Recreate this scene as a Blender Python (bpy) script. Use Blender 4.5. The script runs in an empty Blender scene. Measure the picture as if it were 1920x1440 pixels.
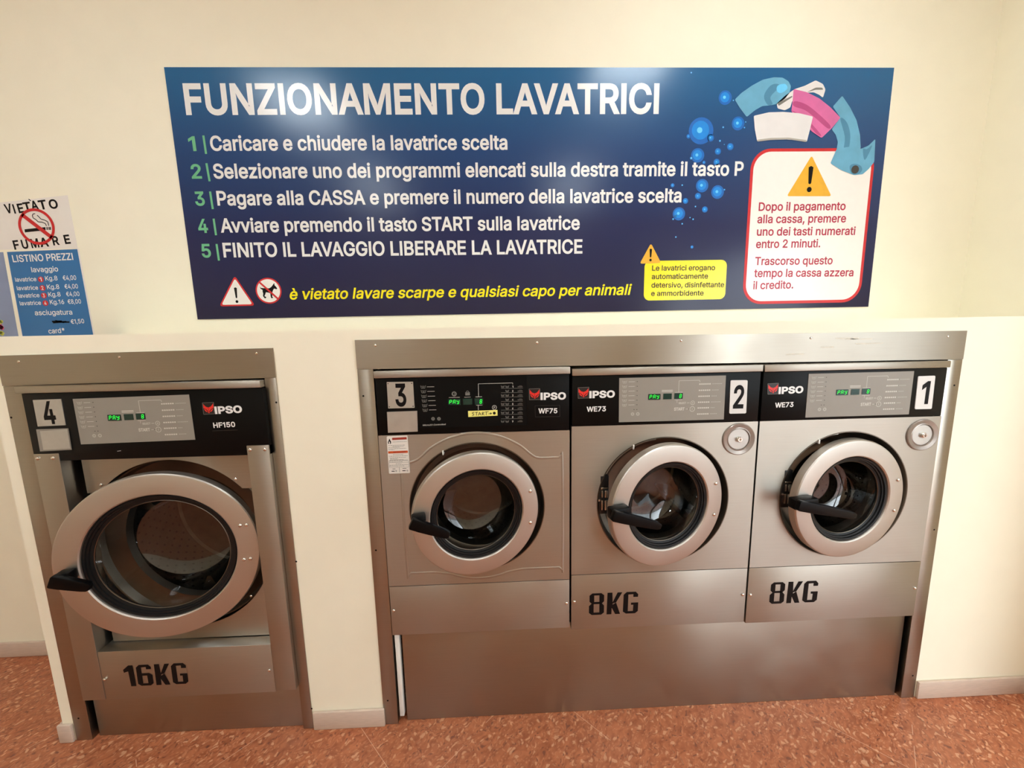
import bpy, bmesh, math, random
from mathutils import Vector, Matrix
random.seed(7)
SC = bpy.context.scene
COL = SC.collection
PI = math.pi

# ------------------------------------------------------------------ camera, world, light, exposure
cam_data = bpy.data.cameras.new('camera')
cam_data.sensor_width = 36.0
cam_data.lens = 13.4107
cam_data.clip_start = 0.02
cam = bpy.data.objects.new('camera', cam_data)
COL.objects.link(cam)
cam.matrix_world = Matrix([[0.999227, 0.024664, -0.030628, 0.0], [-0.033764, 0.138842, -0.989739, -1.3], [-0.020159, 0.990007, 0.139567, 1.503916], [0.0, 0.0, 0.0, 1.0]])
SC.camera = cam

SC.view_settings.view_transform = 'Standard'
SC.view_settings.look = 'None'
SC.view_settings.gamma = 1.0
SC.view_settings.use_curve_mapping = False
SC.view_settings.exposure = 0.08

world = bpy.data.worlds.new('overcast_sky')
SC.world = world
world.use_nodes = True
wb = world.node_tree.nodes['Background']
wb.inputs['Color'].default_value = (0.86, 0.94, 1.0, 1)
wt = world.node_tree                        # overcast, with an added bright sector that lights the low wall's right end
wg = wt.nodes.new('ShaderNodeTexCoord')
wd = wt.nodes.new('ShaderNodeVectorMath'); wd.operation = 'DOT_PRODUCT'; wd.inputs[1].default_value = (0.255, -0.949, 0.187)
wr = wt.nodes.new('ShaderNodeMapRange'); wr.interpolation_type = 'SMOOTHSTEP'
wr.inputs['From Min'].default_value = 0.86; wr.inputs['From Max'].default_value = 0.97
wr.inputs['To Min'].default_value = 3.2; wr.inputs['To Max'].default_value = 8.5
wt.links.new(wg.outputs['Generated'], wd.inputs[0]); wt.links.new(wd.outputs['Value'], wr.inputs['Value'])
wt.links.new(wr.outputs['Result'], wb.inputs['Strength'])
LAMP = 30.5                                  # radiance of the ceiling panels
LAMP_COLOR = (0.885, 1.0, 1.07, 1)

pd = bpy.data.lights.new('door_daylight_portal', 'AREA')
pd.shape = 'RECTANGLE'; pd.size = 2.55; pd.size_y = 2.15
pd.cycles.is_portal = True
po = bpy.data.objects.new('door_daylight_portal', pd)
COL.objects.link(po)
po.location = (2.29, -1.80, 1.1)
po.rotation_euler = (PI/2, 0, PI/2)         # faces -x

# ------------------------------------------------------------------ materials
def lin(c):
    return tuple(((v/255.0)/12.92 if v/255.0 <= 0.04045 else ((v/255.0+0.055)/1.055)**2.4) for v in c)

def new_mat(name):
    m = bpy.data.materials.new(name); m.use_nodes = True
    nt = m.node_tree
    return m, nt, nt.nodes['Principled BSDF']

def N(nt, t, **kw):
    n = nt.nodes.new(t)
    for k, v in kw.items(): setattr(n, k, v)
    return n

def pmat(name, rgb, rough=0.5, metal=0.0, noise=0.0, nscale=40.0, bump=0.0, bscale=200.0, spec=None, stretch=None):
    """procedural principled material; noise varies the colour a little, bump adds grain"""
    m, nt, b = new_mat(name)
    c = lin(rgb)
    b.inputs['Roughness'].default_value = rough
    b.inputs['Metallic'].default_value = metal
    if spec is not None: b.inputs['Specular IOR Level'].default_value = spec
    b.inputs['Base Color'].default_value = (*c, 1)
    tc = N(nt, 'ShaderNodeTexCoord')
    mp = N(nt, 'ShaderNodeMapping')
    nt.links.new(tc.outputs['Object'], mp.inputs['Vector'])
    if stretch: mp.inputs['Scale'].default_value = stretch
    if noise:
        n = N(nt, 'ShaderNodeTexNoise'); n.inputs['Scale'].default_value = nscale; n.inputs['Detail'].default_value = 4
        nt.links.new(mp.outputs[0], n.inputs['Vector'])
        r = N(nt, 'ShaderNodeValToRGB')
        r.color_ramp.elements[0].position = 0.3; r.color_ramp.elements[1].position = 0.7
        r.color_ramp.elements[0].color = (*[max(0, v*(1-noise)) for v in c], 1)
        r.color_ramp.elements[1].color = (*[min(1, v*(1+noise)) for v in c], 1)
        nt.links.new(n.outputs['Fac'], r.inputs['Fac'])
        nt.links.new(r.outputs['Color'], b.inputs['Base Color'])
    if bump:
        n2 = N(nt, 'ShaderNodeTexNoise'); n2.inputs['Scale'].default_value = bscale; n2.inputs['Detail'].default_value = 3
        nt.links.new(mp.outputs[0], n2.inputs['Vector'])
        bp = N(nt, 'ShaderNodeBump'); bp.inputs['Strength'].default_value = bump; bp.inputs['Distance'].default_value = 0.002
        nt.links.new(n2.outputs['Fac'], bp.inputs['Height'])
        nt.links.new(bp.outputs['Normal'], b.inputs['Normal'])
    return m

def steel(name, rgb, rough, streak=0.03, aniso=0.75, blotch=0.04):
    """stainless steel brushed along x: reflections smear vertically; faint wipe marks"""
    m, nt, b = new_mat(name)
    c = lin(rgb)
    b.inputs['Metallic'].default_value = 1.0
    b.inputs['Anisotropic'].default_value = aniso
    tg = N(nt, 'ShaderNodeCombineXYZ'); tg.inputs['Z'].default_value = 1.0
    nt.links.new(tg.outputs[0], b.inputs['Tangent'])
    tc = N(nt, 'ShaderNodeTexCoord'); mp = N(nt, 'ShaderNodeMapping')
    mp.inputs['Scale'].default_value = (3, 400, 400)
    nt.links.new(tc.outputs['Object'], mp.inputs['Vector'])
    n = N(nt, 'ShaderNodeTexNoise'); n.inputs['Scale'].default_value = 2; n.inputs['Detail'].default_value = 2
    nt.links.new(mp.outputs[0], n.inputs['Vector'])
    n2 = N(nt, 'ShaderNodeTexNoise'); n2.inputs['Scale'].default_value = 6; n2.inputs['Detail'].default_value = 4
    nt.links.new(tc.outputs['Object'], n2.inputs['Vector'])
    mr = N(nt, 'ShaderNodeMapRange')
    mr.inputs['From Min'].default_value = 0.3; mr.inputs['From Max'].default_value = 0.7
    mr.inputs['To Min'].default_value = rough-blotch; mr.inputs['To Max'].default_value = rough+blotch
    nt.links.new(n2.outputs['Fac'], mr.inputs['Value']); nt.links.new(mr.outputs[0], b.inputs['Roughness'])
    r = N(nt, 'ShaderNodeValToRGB')
    r.color_ramp.elements[0].position = 0.3; r.color_ramp.elements[1].position = 0.7
    r.color_ramp.elements[0].color = (*[v*(1-streak) for v in c], 1)
    r.color_ramp.elements[1].color = (*[min(1, v*(1+streak)) for v in c], 1)
    nt.links.new(n.outputs['Fac'], r.inputs['Fac']); nt.links.new(r.outputs['Color'], b.inputs['Base Color'])
    return m

def glass_mat(name, refl, tint):
    m = bpy.data.materials.new(name); m.use_nodes = True
    nt = m.node_tree; nt.nodes.clear()
    out = N(nt, 'ShaderNodeOutputMaterial'); mix = N(nt, 'ShaderNodeMixShader')
    tr = N(nt, 'ShaderNodeBsdfTransparent'); tr.inputs['Color'].default_value = (*tint, 1)
    gl = N(nt, 'ShaderNodeBsdfGlossy'); gl.inputs['Roughness'].default_value = 0.03
    mix.inputs['Fac'].default_value = refl
    nt.links.new(tr.outputs[0], mix.inputs[1]); nt.links.new(gl.outputs[0], mix.inputs[2])
    nt.links.new(mix.outputs[0], out.inputs['Surface'])
    return m

def emit_mat(name, rgb, strength):
    m, nt, b = new_mat(name)
    c = lin(rgb)
    b.inputs['Base Color'].default_value = (*[v*0.3 for v in c], 1)
    b.inputs['Emission Color'].default_value = (*c, 1)
    b.inputs['Emission Strength'].default_value = strength
    return m

M = {}
M['smear'] = pmat('pale_paint_smear', (196, 186, 170), 0.5, 0.6, noise=0.08, nscale=60)
M['wall'] = pmat('cream_wall_paint', (250, 242, 218), 0.75, noise=0.012, nscale=9, bump=0.10, bscale=420)
M['ceiling'] = pmat('white_ceiling_paint', (238, 233, 220), 0.85, noise=0.01, nscale=6, bump=0.05)
M['steel'] = steel('brushed_steel', (176, 168, 156), 0.42)
M['steel_trim'] = steel('brushed_steel_surround', (166, 157, 144), 0.32)
M['steel_door'] = steel('satin_steel_door', (198, 190, 180), 0.48, 0.01, 0.0)
M['steel_bright'] = pmat('polished_steel_screw', (225, 220, 212), 0.16, 1.0, noise=0.03)
M['dark_steel'] = pmat('dark_steel_recess', (110, 102, 92), 0.36, 1.0, noise=0.10, nscale=12)
M['drum'] = pmat('drum_steel', (72, 68, 60), 0.42, 1.0, noise=0.15, nscale=30)
M['black_panel'] = pmat('black_control_panel', (13, 12, 11), 0.34, noise=0.05, spec=0.12)
M['black'] = pmat('black_plastic', (14, 13, 13), 0.38, noise=0.08)
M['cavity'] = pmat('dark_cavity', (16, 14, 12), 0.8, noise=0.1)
M['rubber'] = pmat('black_rubber', (17, 17, 17), 0.45, noise=0.08, spec=0.3)
M['overlay'] = pmat('grey_program_overlay', (146, 139, 128), 0.42, noise=0.02, nscale=20)
M['overlay_dark'] = pmat('black_program_overlay', (10, 10, 10), 0.38, noise=0.02, spec=0.12)
M['print_light'] = pmat('pale_print', (205, 200, 190), 0.5, noise=0.02)
M['print_faint'] = pmat('faint_grey_print', (178, 172, 162), 0.5, noise=0.02)
M['print_grey'] = pmat('grey_print', (120, 118, 112), 0.5, noise=0.02)
M['print_dark'] = pmat('dark_print', (55, 52, 48), 0.5, noise=0.02)
M['white_print'] = pmat('white_print', (240, 238, 234), 0.24, noise=0.01)
M['black_print'] = pmat('black_print', (16, 13, 13), 0.5, noise=0.05, spec=0.15)
M['red_print'] = pmat('red_print', (206, 32, 36), 0.45, noise=0.03)
M['logo_red'] = pmat('logo_red', (226, 40, 30), 0.4, noise=0.05)
M['logo_dark'] = pmat('logo_dark', (24, 14, 12), 0.4, noise=0.05)
M['alu_plate'] = pmat('aluminium_plate', (196, 194, 188), 0.38, 0.75, noise=0.05, nscale=25)
M['white_plate'] = pmat('white_plate', (226, 222, 216), 0.4, noise=0.01)
M['display'] = pmat('display_window', (2, 46, 36), 0.15, noise=0.05)
M['led'] = emit_mat('green_led_segments', (30, 235, 60), 1.7)
M['yellow_tape'] = pmat('yellow_tape', (245, 236, 130), 0.6, noise=0.03)
M['sticker'] = pmat('white_sticker', (232, 224, 214), 0.5, noise=0.01)
M['orange_print'] = pmat('orange_print', (206, 88, 34), 0.5, noise=0.05)
M['rust_print'] = pmat('rust_print', (160, 52, 34), 0.5, noise=0.05)
M['baseboard'] = pmat('beige_wood_baseboard', (208, 186, 168), 0.5, noise=0.05, nscale=30, stretch=(1, 1, 8))
M['white_strip'] = pmat('white_laminate', (236, 232, 224), 0.5, noise=0.01)
M['smoked'] = pmat('smoked_plastic', (150, 138, 128), 0.2, 0.35, noise=0.05)
M['handle'] = pmat('black_handle', (7, 6, 6), 0.38, noise=0.08, spec=0.14)
M['glass'] = glass_mat('door_glass', 0.11, (0.93, 0.94, 0.92))
M['clear_glass'] = glass_mat('entrance_glass', 0.05, (0.97, 0.98, 0.98))
M['paper'] = pmat('white_paper', (238, 230, 220), 0.7, noise=0.01)
M['blue_paper'] = pmat('blue_price_paper', (44, 112, 168), 0.35, noise=0.06, nscale=4)
M['pale_blue'] = pmat('pale_blue_poster', (138, 150, 178), 0.4, noise=0.10, nscale=6)
M['flower_pink'] = pmat('pink_print', (226, 92, 130), 0.5, noise=0.1)
M['flower_yellow'] = pmat('yellow_green_print', (206, 208, 90), 0.5, noise=0.1)
M['alu_frame'] = pmat('aluminium_frame', (168, 168, 168), 0.4, 0.8, noise=0.03)
M['pavement'] = pmat('pale_pavement', (176, 172, 165), 0.8, noise=0.1, nscale=3)
M['green_print'] = pmat('green_number_print', (112, 190, 142), 0.24, noise=0.02)
M['yellow_print'] = pmat('yellow_print', (250, 232, 20), 0.24, noise=0.02)
M['amber_print'] = pmat('amber_print', (236, 176, 40), 0.4, noise=0.04)
M['notice_white'] = pmat('notice_white', (244, 238, 230), 0.24, noise=0.01)
M['crimson'] = pmat('crimson_print', (176, 32, 62), 0.4, noise=0.02)
M['olive_dark'] = pmat('dark_brown_print', (64, 46, 14), 0.5, noise=0.02)
M['bub1'] = pmat('bubble_rim_blue', (22, 104, 190), 0.3, noise=0.05)
M['bub2'] = pmat('bubble_blue', (20, 138, 222), 0.3, noise=0.05)
M['bub3'] = pmat('bubble_highlight', (110, 206, 250), 0.3, noise=0.05)
M['towel_blue'] = pmat('blue_cloth_print', (104, 170, 200), 0.4, noise=0.10, nscale=14)
M['towel_blue_dark'] = pmat('dark_blue_cloth_print', (74, 136, 168), 0.4, noise=0.08, nscale=14)
M['towel_white'] = pmat('white_cloth_print', (230, 226, 224), 0.4, noise=0.03, nscale=14)
M['towel_pink'] = pmat('pink_cloth_print', (218, 108, 164), 0.4, noise=0.10, nscale=14)
M['towel_pink_dark'] = pmat('dark_pink_cloth_print', (186, 72, 128), 0.4, noise=0.08, nscale=14)

def lamp_mat():
    m, nt, b = new_mat('lit_diffuser')
    b.inputs['Base Color'].default_value = (0.9, 0.88, 0.82, 1)
    b.inputs['Emission Color'].default_value = LAMP_COLOR
    b.inputs['Emission Strength'].default_value = LAMP
    return m
M['lamp'] = lamp_mat()

def sign_mat():
    """printed blue panel: the print itself fades from mid blue at the top to navy at the bottom"""
    m, nt, b = new_mat('blue_sign_print')
    tc = N(nt, 'ShaderNodeTexCoord'); sp = N(nt, 'ShaderNodeSeparateXYZ')
    nt.links.new(tc.outputs['Generated'], sp.inputs[0])
    n = N(nt, 'ShaderNodeTexNoise'); n.inputs['Scale'].default_value = 2.0
    nt.links.new(tc.outputs['Generated'], n.inputs['Vector'])
    ma = N(nt, 'ShaderNodeMath', operation='MULTIPLY_ADD')
    nt.links.new(n.outputs['Fac'], ma.inputs[0]); ma.inputs[1].default_value = 0.06
    nt.links.new(sp.outputs['Z'], ma.inputs[2])
    r = N(nt, 'ShaderNodeValToRGB'); cr = r.color_ramp
    cr.elements[0].position = 0.05; cr.elements[0].color = (*lin((37, 34, 62)), 1)
    cr.elements[1].position = 1.0; cr.elements[1].color = (*lin((38, 100, 148)), 1)
    e = cr.elements.new(0.40); e.color = (*lin((38, 44, 84)), 1)
    e = cr.elements.new(0.72); e.color = (*lin((38, 72, 120)), 1)
    nt.links.new(ma.outputs[0], r.inputs['Fac']); nt.links.new(r.outputs[0], b.inputs['Base Color'])
    b.inputs['Roughness'].default_value = 0.22; b.inputs['Specular IOR Level'].default_value = 0.32
    return m
M['sign'] = sign_mat()

def floor_mat():
    """diagonal vinyl tiles with elongated chips, thin pale seams that come and go"""
    m, nt, b = new_mat('terracotta_vinyl_tile')
    L = nt.links.new
    tc = N(nt, 'ShaderNodeTexCoord'); mp = N(nt, 'ShaderNodeMapping')
    mp.inputs['Rotation'].default_value = (0, 0, math.radians(-45))
    mp.inputs['Location'].default_value = (-0.19, -0.05, 0)
    L(tc.outputs['Object'], mp.inputs['Vector'])
    sc = N(nt, 'ShaderNodeVectorMath', operation='SCALE'); sc.inputs['Scale'].default_value = 1/0.6
    L(mp.outputs[0], sc.inputs[0])
    fl = N(nt, 'ShaderNodeVectorMath', operation='FLOOR'); L(sc.outputs[0], fl.inputs[0])
    fr = N(nt, 'ShaderNodeVectorMath', operation='FRACTION'); L(sc.outputs[0], fr.inputs[0])
    wn = N(nt, 'ShaderNodeTexWhiteNoise'); L(fl.outputs[0], wn.inputs['Vector'])
    # chips
    warp = N(nt, 'ShaderNodeTexNoise'); warp.inputs['Scale'].default_value = 26; L(mp.outputs[0], warp.inputs['Vector'])
    wm = N(nt, 'ShaderNodeVectorMath', operation='MULTIPLY_ADD')
    L(warp.outputs['Color'], wm.inputs[0]); wm.inputs[1].default_value = (0.05, 0.05, 0.05); L(mp.outputs[0], wm.inputs[2])
    def chips(scale, stretch, lo, hi, pick, seedloc):
        m2 = N(nt, 'ShaderNodeMapping'); m2.inputs['Scale'].default_value = stretch; m2.inputs['Location'].default_value = seedloc
        L(wm.outputs[0], m2.inputs['Vector'])
        v = N(nt, 'ShaderNodeTexVoronoi'); v.inputs['Scale'].default_value = scale; v.voronoi_dimensions = '2D'
        L(m2.outputs[0], v.inputs['Vector'])
        mr = N(nt, 'ShaderNodeMapRange'); mr.inputs['From Min'].default_value = lo; mr.inputs['From Max'].default_value = hi
        mr.inputs['To Min'].default_value = 1; mr.inputs['To Max'].default_value = 0
        L(v.outputs['Distance'], mr.inputs['Value'])
        sx = N(nt, 'ShaderNodeSeparateXYZ'); L(v.outputs['Color'], sx.inputs[0])
        g = N(nt, 'ShaderNodeMath', operation='GREATER_THAN'); g.inputs[1].default_value = pick; L(sx.outputs['X'], g.inputs[0])
        mu = N(nt, 'ShaderNodeMath', operation='MULTIPLY'); L(mr.outputs[0], mu.inputs[0]); L(g.outputs[0], mu.inputs[1])
        return mu.outputs[0]
    big = chips(46, (0.9, 1.45, 1), 0.22, 0.36, 0.74, (0, 0, 0))
    small = chips(95, (0.85, 1.5, 1), 0.25, 0.40, 0.60, (3, 1, 0))
    dark = chips(60, (0.9, 1.6, 1), 0.16, 0.34, 0.76, (7, 2, 0))
    mott = N(nt, 'ShaderNodeTexNoise'); mott.inputs['Scale'].default_value = 60; mott.inputs['Detail'].default_value = 6
    ms = N(nt, 'ShaderNodeMapping'); ms.inputs['Scale'].default_value = (0.45, 1.3, 1); L(wm.outputs[0], ms.inputs['Vector']); L(ms.outputs[0], mott.inputs['Vector'])
    r = N(nt, 'ShaderNodeValToRGB'); cr = r.color_ramp
    cr.elements[0].position = 0.32; cr.elements[0].color = (*lin((152, 84, 54)), 1)
    cr.elements[1].position = 0.70; cr.elements[1].color = (*lin((190, 114, 76)), 1)
    L(mott.outputs['Fac'], r.inputs['Fac'])
    def over(base, fac, rgb, k):
        mx = N(nt, 'ShaderNodeMix', data_type='RGBA')
        mu = N(nt, 'ShaderNodeMath', operation='MULTIPLY'); L(fac, mu.inputs[0]); mu.inputs[1].default_value = k
        L(mu.outputs[0], mx.inputs['Factor']); L(base, mx.inputs['A']); mx.inputs['B'].default_value = (*lin(rgb), 1)
        return mx.outputs['Result']
    c = over(r.outputs[0], dark, (112, 66, 52), 0.7)
    c = over(c, small, (206, 142, 104), 0.5)
    c = over(c, big, (228, 172, 132), 0.6)
    # per tile tone
    hv = N(nt, 'ShaderNodeHueSaturation'); mr = N(nt, 'ShaderNodeMapRange')
    mr.inputs['To Min'].default_value = 0.94; mr.inputs['To Max'].default_value = 1.05
    L(wn.outputs['Value'], mr.inputs['Value']); L(mr.outputs[0], hv.inputs['Value']); L(c, hv.inputs['Color'])
    # seams
    sx = N(nt, 'ShaderNodeSeparateXYZ'); L(fr.outputs[0], sx.inputs[0])
    lo = N(nt, 'ShaderNodeMath', operation='MINIMUM'); L(sx.outputs['X'], lo.inputs[0]); L(sx.outputs['Y'], lo.inputs[1])
    lt = N(nt, 'ShaderNodeMath', operation='LESS_THAN'); lt.inputs[1].default_value = 0.0030; L(lo.outputs[0], lt.inputs[0])
    sn = N(nt, 'ShaderNodeTexNoise'); sn.inputs['Scale'].default_value = 2.6; L(mp.outputs[0], sn.inputs['Vector'])
    sg = N(nt, 'ShaderNodeMath', operation='GREATER_THAN'); sg.inputs[1].default_value = 0.50; L(sn.outputs['Fac'], sg.inputs[0])
    mu = N(nt, 'ShaderNodeMath', operation='MULTIPLY'); L(lt.outputs[0], mu.inputs[0]); L(sg.outputs[0], mu.inputs[1])
    c = over(hv.outputs['Color'], mu.outputs[0], (226, 182, 150), 0.7)
    L(c, b.inputs['Base Color'])
    b.inputs['Roughness'].default_value = 0.34
    bp = N(nt, 'ShaderNodeBump'); bp.inputs['Strength'].default_value = 0.10; bp.inputs['Distance'].default_value = 0.002
    L(mott.outputs['Fac'], bp.inputs['Height']); L(bp.outputs['Normal'], b.inputs['Normal'])
    return m
M['floor'] = floor_mat()

# ------------------------------------------------------------------ mesh helpers
class MB:
    """collects shapes; y grows into the wall, -y faces the room"""
    def __init__(self): self.v = []; self.f = []; self.mi = []
    def add(self, vs, fs, mi=0):
        o = len(self.v); self.v += [tuple(p) for p in vs]
        for f in fs: self.f.append(tuple(i+o for i in f)); self.mi.append(mi)
        return self
    def box(self, x0, x1, y0, y1, z0, z1, bev=0.0, mi=0, seg=2):
        if bev <= 0:
            vs = [(x0,y0,z0),(x1,y0,z0),(x1,y1,z0),(x0,y1,z0),(x0,y0,z1),(x1,y0,z1),(x1,y1,z1),(x0,y1,z1)]
            return self.add(vs, [(0,3,2,1),(4,5,6,7),(0,1,5,4),(1,2,6,5),(2,3,7,6),(3,0,4,7)], mi)
        bm = bmesh.new()
        bmesh.ops.create_cube(bm, size=1.0)
        for q in bm.verts:
            q.co = Vector((x0+(q.co.x+.5)*(x1-x0), y0+(q.co.y+.5)*(y1-y0), z0+(q.co.z+.5)*(z1-z0)))
        bmesh.ops.bevel(bm, geom=list(bm.edges), offset=bev, segments=seg, profile=0.5, affect='EDGES')
        return self._bm(bm, mi)
    def _bm(self, bm, mi=0):
        bm.verts.index_update()
        self.add([tuple(q.co) for q in bm.verts], [[q.index for q in f.verts] for f in bm.faces], mi)
        bm.free(); return self
    def prism(self, poly, y0, y1, mi=0):
        """poly = [(x, z)...] in any winding, extruded from y0 (front) to y1"""
        a = sum(poly[i][0]*poly[(i+1) % len(poly)][1]-poly[(i+1) % len(poly)][0]*poly[i][1] for i in range(len(poly)))
        if a < 0: poly = poly[::-1]
        n = len(poly)
        vs = [(x, y0, z) for x, z in poly]+[(x, y1, z) for x, z in poly]
        fs = [tuple(range(n)), tuple(range(2*n-1, n-1, -1))]
        fs += [(i, i+n, (i+1) % n+n, (i+1) % n) for i in range(n)]
        return self.add(vs, fs, mi)
    def flat(self, poly, y, mi=0):
        a = sum(poly[i][0]*poly[(i+1) % len(poly)][1]-poly[(i+1) % len(poly)][0]*poly[i][1] for i in range(len(poly)))
        if a < 0: poly = poly[::-1]
        return self.add([(x, y, z) for x, z in poly], [tuple(range(len(poly)))], mi)
    def bar(self, x0, z0, x1, z1, w, y, mi=0):
        dx, dz = x1-x0, z1-z0; L = math.hypot(dx, dz) or 1e-9
        nx, nz = -dz/L*w/2, dx/L*w/2
        return self.flat([(x0-nx, z0-nz), (x1-nx, z1-nz), (x1+nx, z1+nz), (x0+nx, z0+nz)], y, mi)
    def disc(self, cx, cz, r, y, mi=0, n=40, r0=0.0):
        if r0 <= 0:
            return self.flat([(cx+r*math.cos(2*PI*i/n), cz+r*math.sin(2*PI*i/n)) for i in range(n)], y, mi)
        vs = []
        for i in range(n):
            a = 2*PI*i/n
            vs += [(cx+r0*math.cos(a), y, cz+r0*math.sin(a)), (cx+r*math.cos(a), y, cz+r*math.sin(a))]
        return self.add(vs, [(2*i, 2*i+1, (2*i+3) % (2*n), (2*i+2) % (2*n)) for i in range(n)], mi)
    def revolve(self, cx, cz, prof, n=96, mi=0, y0=0.0):
        """prof = [(r, y)...] turned about the y axis through (cx, cz); a point with r = 0 closes the end"""
        k = len(prof); vs = []; fs = []
        for i in range(n):
            a = 2*PI*i/n
            vs += [(cx+r*math.cos(a), y0+y, cz+r*math.sin(a)) for r, y in prof]
        for i in range(n):
            j = (i+1) % n
            for q in range(k-1):
                if prof[q][0] < 1e-6: fs.append((i*k+q, i*k+q+1, j*k+q+1))
                elif prof[q+1][0] < 1e-6: fs.append((i*k+q, i*k+q+1, j*k+q))
                else: fs.append((i*k+q, i*k+q+1, j*k+q+1, j*k+q))
        return self.add(vs, fs, mi)
    def dome(self, cx, cz, r, y, h=None, mi=0, n=20):
        h = h or r*0.7
        pr = [(r, 0.0), (r, -h*0.25)]+[(r*math.cos(t), -h*(0.25+0.75*math.sin(t))) for t in (0.35, 0.7, 1.05, 1.35)]+[(0.0, -h)]
        return self.revolve(cx, cz, pr, n, mi, y)
    def plate_hole(self, x0, x1, z0, z1, cx, cz, r, y0, y1, mi=0, n=128):
        """rectangular sheet with a round hole, front y0, back y1"""
        ang = [2*PI*i/n for i in range(n)]+[math.atan2(z-cz, x-cx) % (2*PI) for x in (x0, x1) for z in (z0, z1)]
        ang = sorted(set(round(a, 6) for a in ang)); k = len(ang); vs = []; fs = []
        for a in ang:
            c, s = math.cos(a), math.sin(a); t = 1e9
            if c > 1e-9: t = min(t, (x1-cx)/c)
            if c < -1e-9: t = min(t, (x0-cx)/c)
            if s > 1e-9: t = min(t, (z1-cz)/s)
            if s < -1e-9: t = min(t, (z0-cz)/s)
            hi, ho = (cx+r*c, cz+r*s), (cx+t*c, cz+t*s)
            vs += [(hi[0], y0, hi[1]), (ho[0], y0, ho[1]), (ho[0], y1, ho[1]), (hi[0], y1, hi[1])]
        for i in range(k):
            j = (i+1) % k; A, B = 4*i, 4*j
            fs += [(A, A+1, B+1, B), (A+1, A+2, B+2, B+1), (A+2, A+3, B+3, B+2), (A+3, A, B, B+3)]
        return self.add(vs, fs, mi)
    def tube(self, pts, r, n=8, mi=0, closed=False):
        P = [Vector(p) for p in pts]; k = len(P); vs = []; fs = []
        for i, p in enumerate(P):
            a = P[i-1] if (i > 0 or closed) else p; b = P[(i+1) % k] if (i < k-1 or closed) else p
            d = (b-a).normalized(); u = d.cross(Vector((0, 1, 0)))
            if u.length < 1e-4: u = d.cross(Vector((1, 0, 0)))
            u.normalize(); w = d.cross(u)
            vs += [tuple(p+u*r*math.cos(2*PI*q/n)+w*r*math.sin(2*PI*q/n)) for q in range(n)]
        for i in range(k if closed else k-1):
            j = (i+1) % k
            fs += [(i*n+q, i*n+(q+1) % n, j*n+(q+1) % n, j*n+q) for q in range(n)]
        if not closed: fs += [tuple(range(n-1, -1, -1)), tuple(range((k-1)*n, k*n))]
        return self.add(vs, fs, mi)

ORG = {}
def build(name, mb, mats, parent=None, label=None, local=False, sharp=24, recalc=True):
    """links the collected shapes as ONE mesh object; vertices are world coordinates unless local"""
    o = Vector((0, 0, 0))
    if parent is not None and not local: o = ORG[parent.name]
    me = bpy.data.meshes.new(name)
    me.from_pydata([(x-o.x, y-o.y, z-o.z) for x, y, z in mb.v], [], mb.f)
    mats = mats if isinstance(mats, (list, tuple)) else [mats]
    for m in mats: me.materials.append(M[m])
    for p, i in zip(me.polygons, mb.mi): p.material_index = i
    if recalc:
        bm = bmesh.new(); bm.from_mesh(me); bmesh.ops.recalc_face_normals(bm, faces=list(bm.faces)); bm.to_mesh(me); bm.free()
    me.shade_smooth(); me.set_sharp_from_angle(angle=math.radians(sharp))
    ob = bpy.data.objects.new(name, me); COL.objects.link(ob)
    if parent is not None:
        ob.parent = parent
        ORG[ob.name] = Vector(ORG[parent.name]) if not local else o
    else: ORG[ob.name] = Vector((0, 0, 0))
    if label: ob['label'] = label
    return ob

def flatpart(name, mb, mats, parent, label=None, local=False):
    return build(name, mb, mats, parent, label, local, recalc=False)

def thing(name, label, cat, loc, group=None):
    o = bpy.data.objects.new(name, None); COL.objects.link(o)
    o.location = loc; o.empty_display_size = 0.1
    o['label'] = label; o['category'] = cat
    if group: o['group'] = group
    ORG[o.name] = Vector(loc)
    return o

def tag(o, label, cat, group=None):
    o['label'] = label; o['category'] = cat
    if group: o['group'] = group
    return o

def struct(name, mb, mats, label, cat):
    o = build(name, mb, mats); o['kind'] = 'structure'; o['label'] = label; o['category'] = cat
    return o

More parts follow.
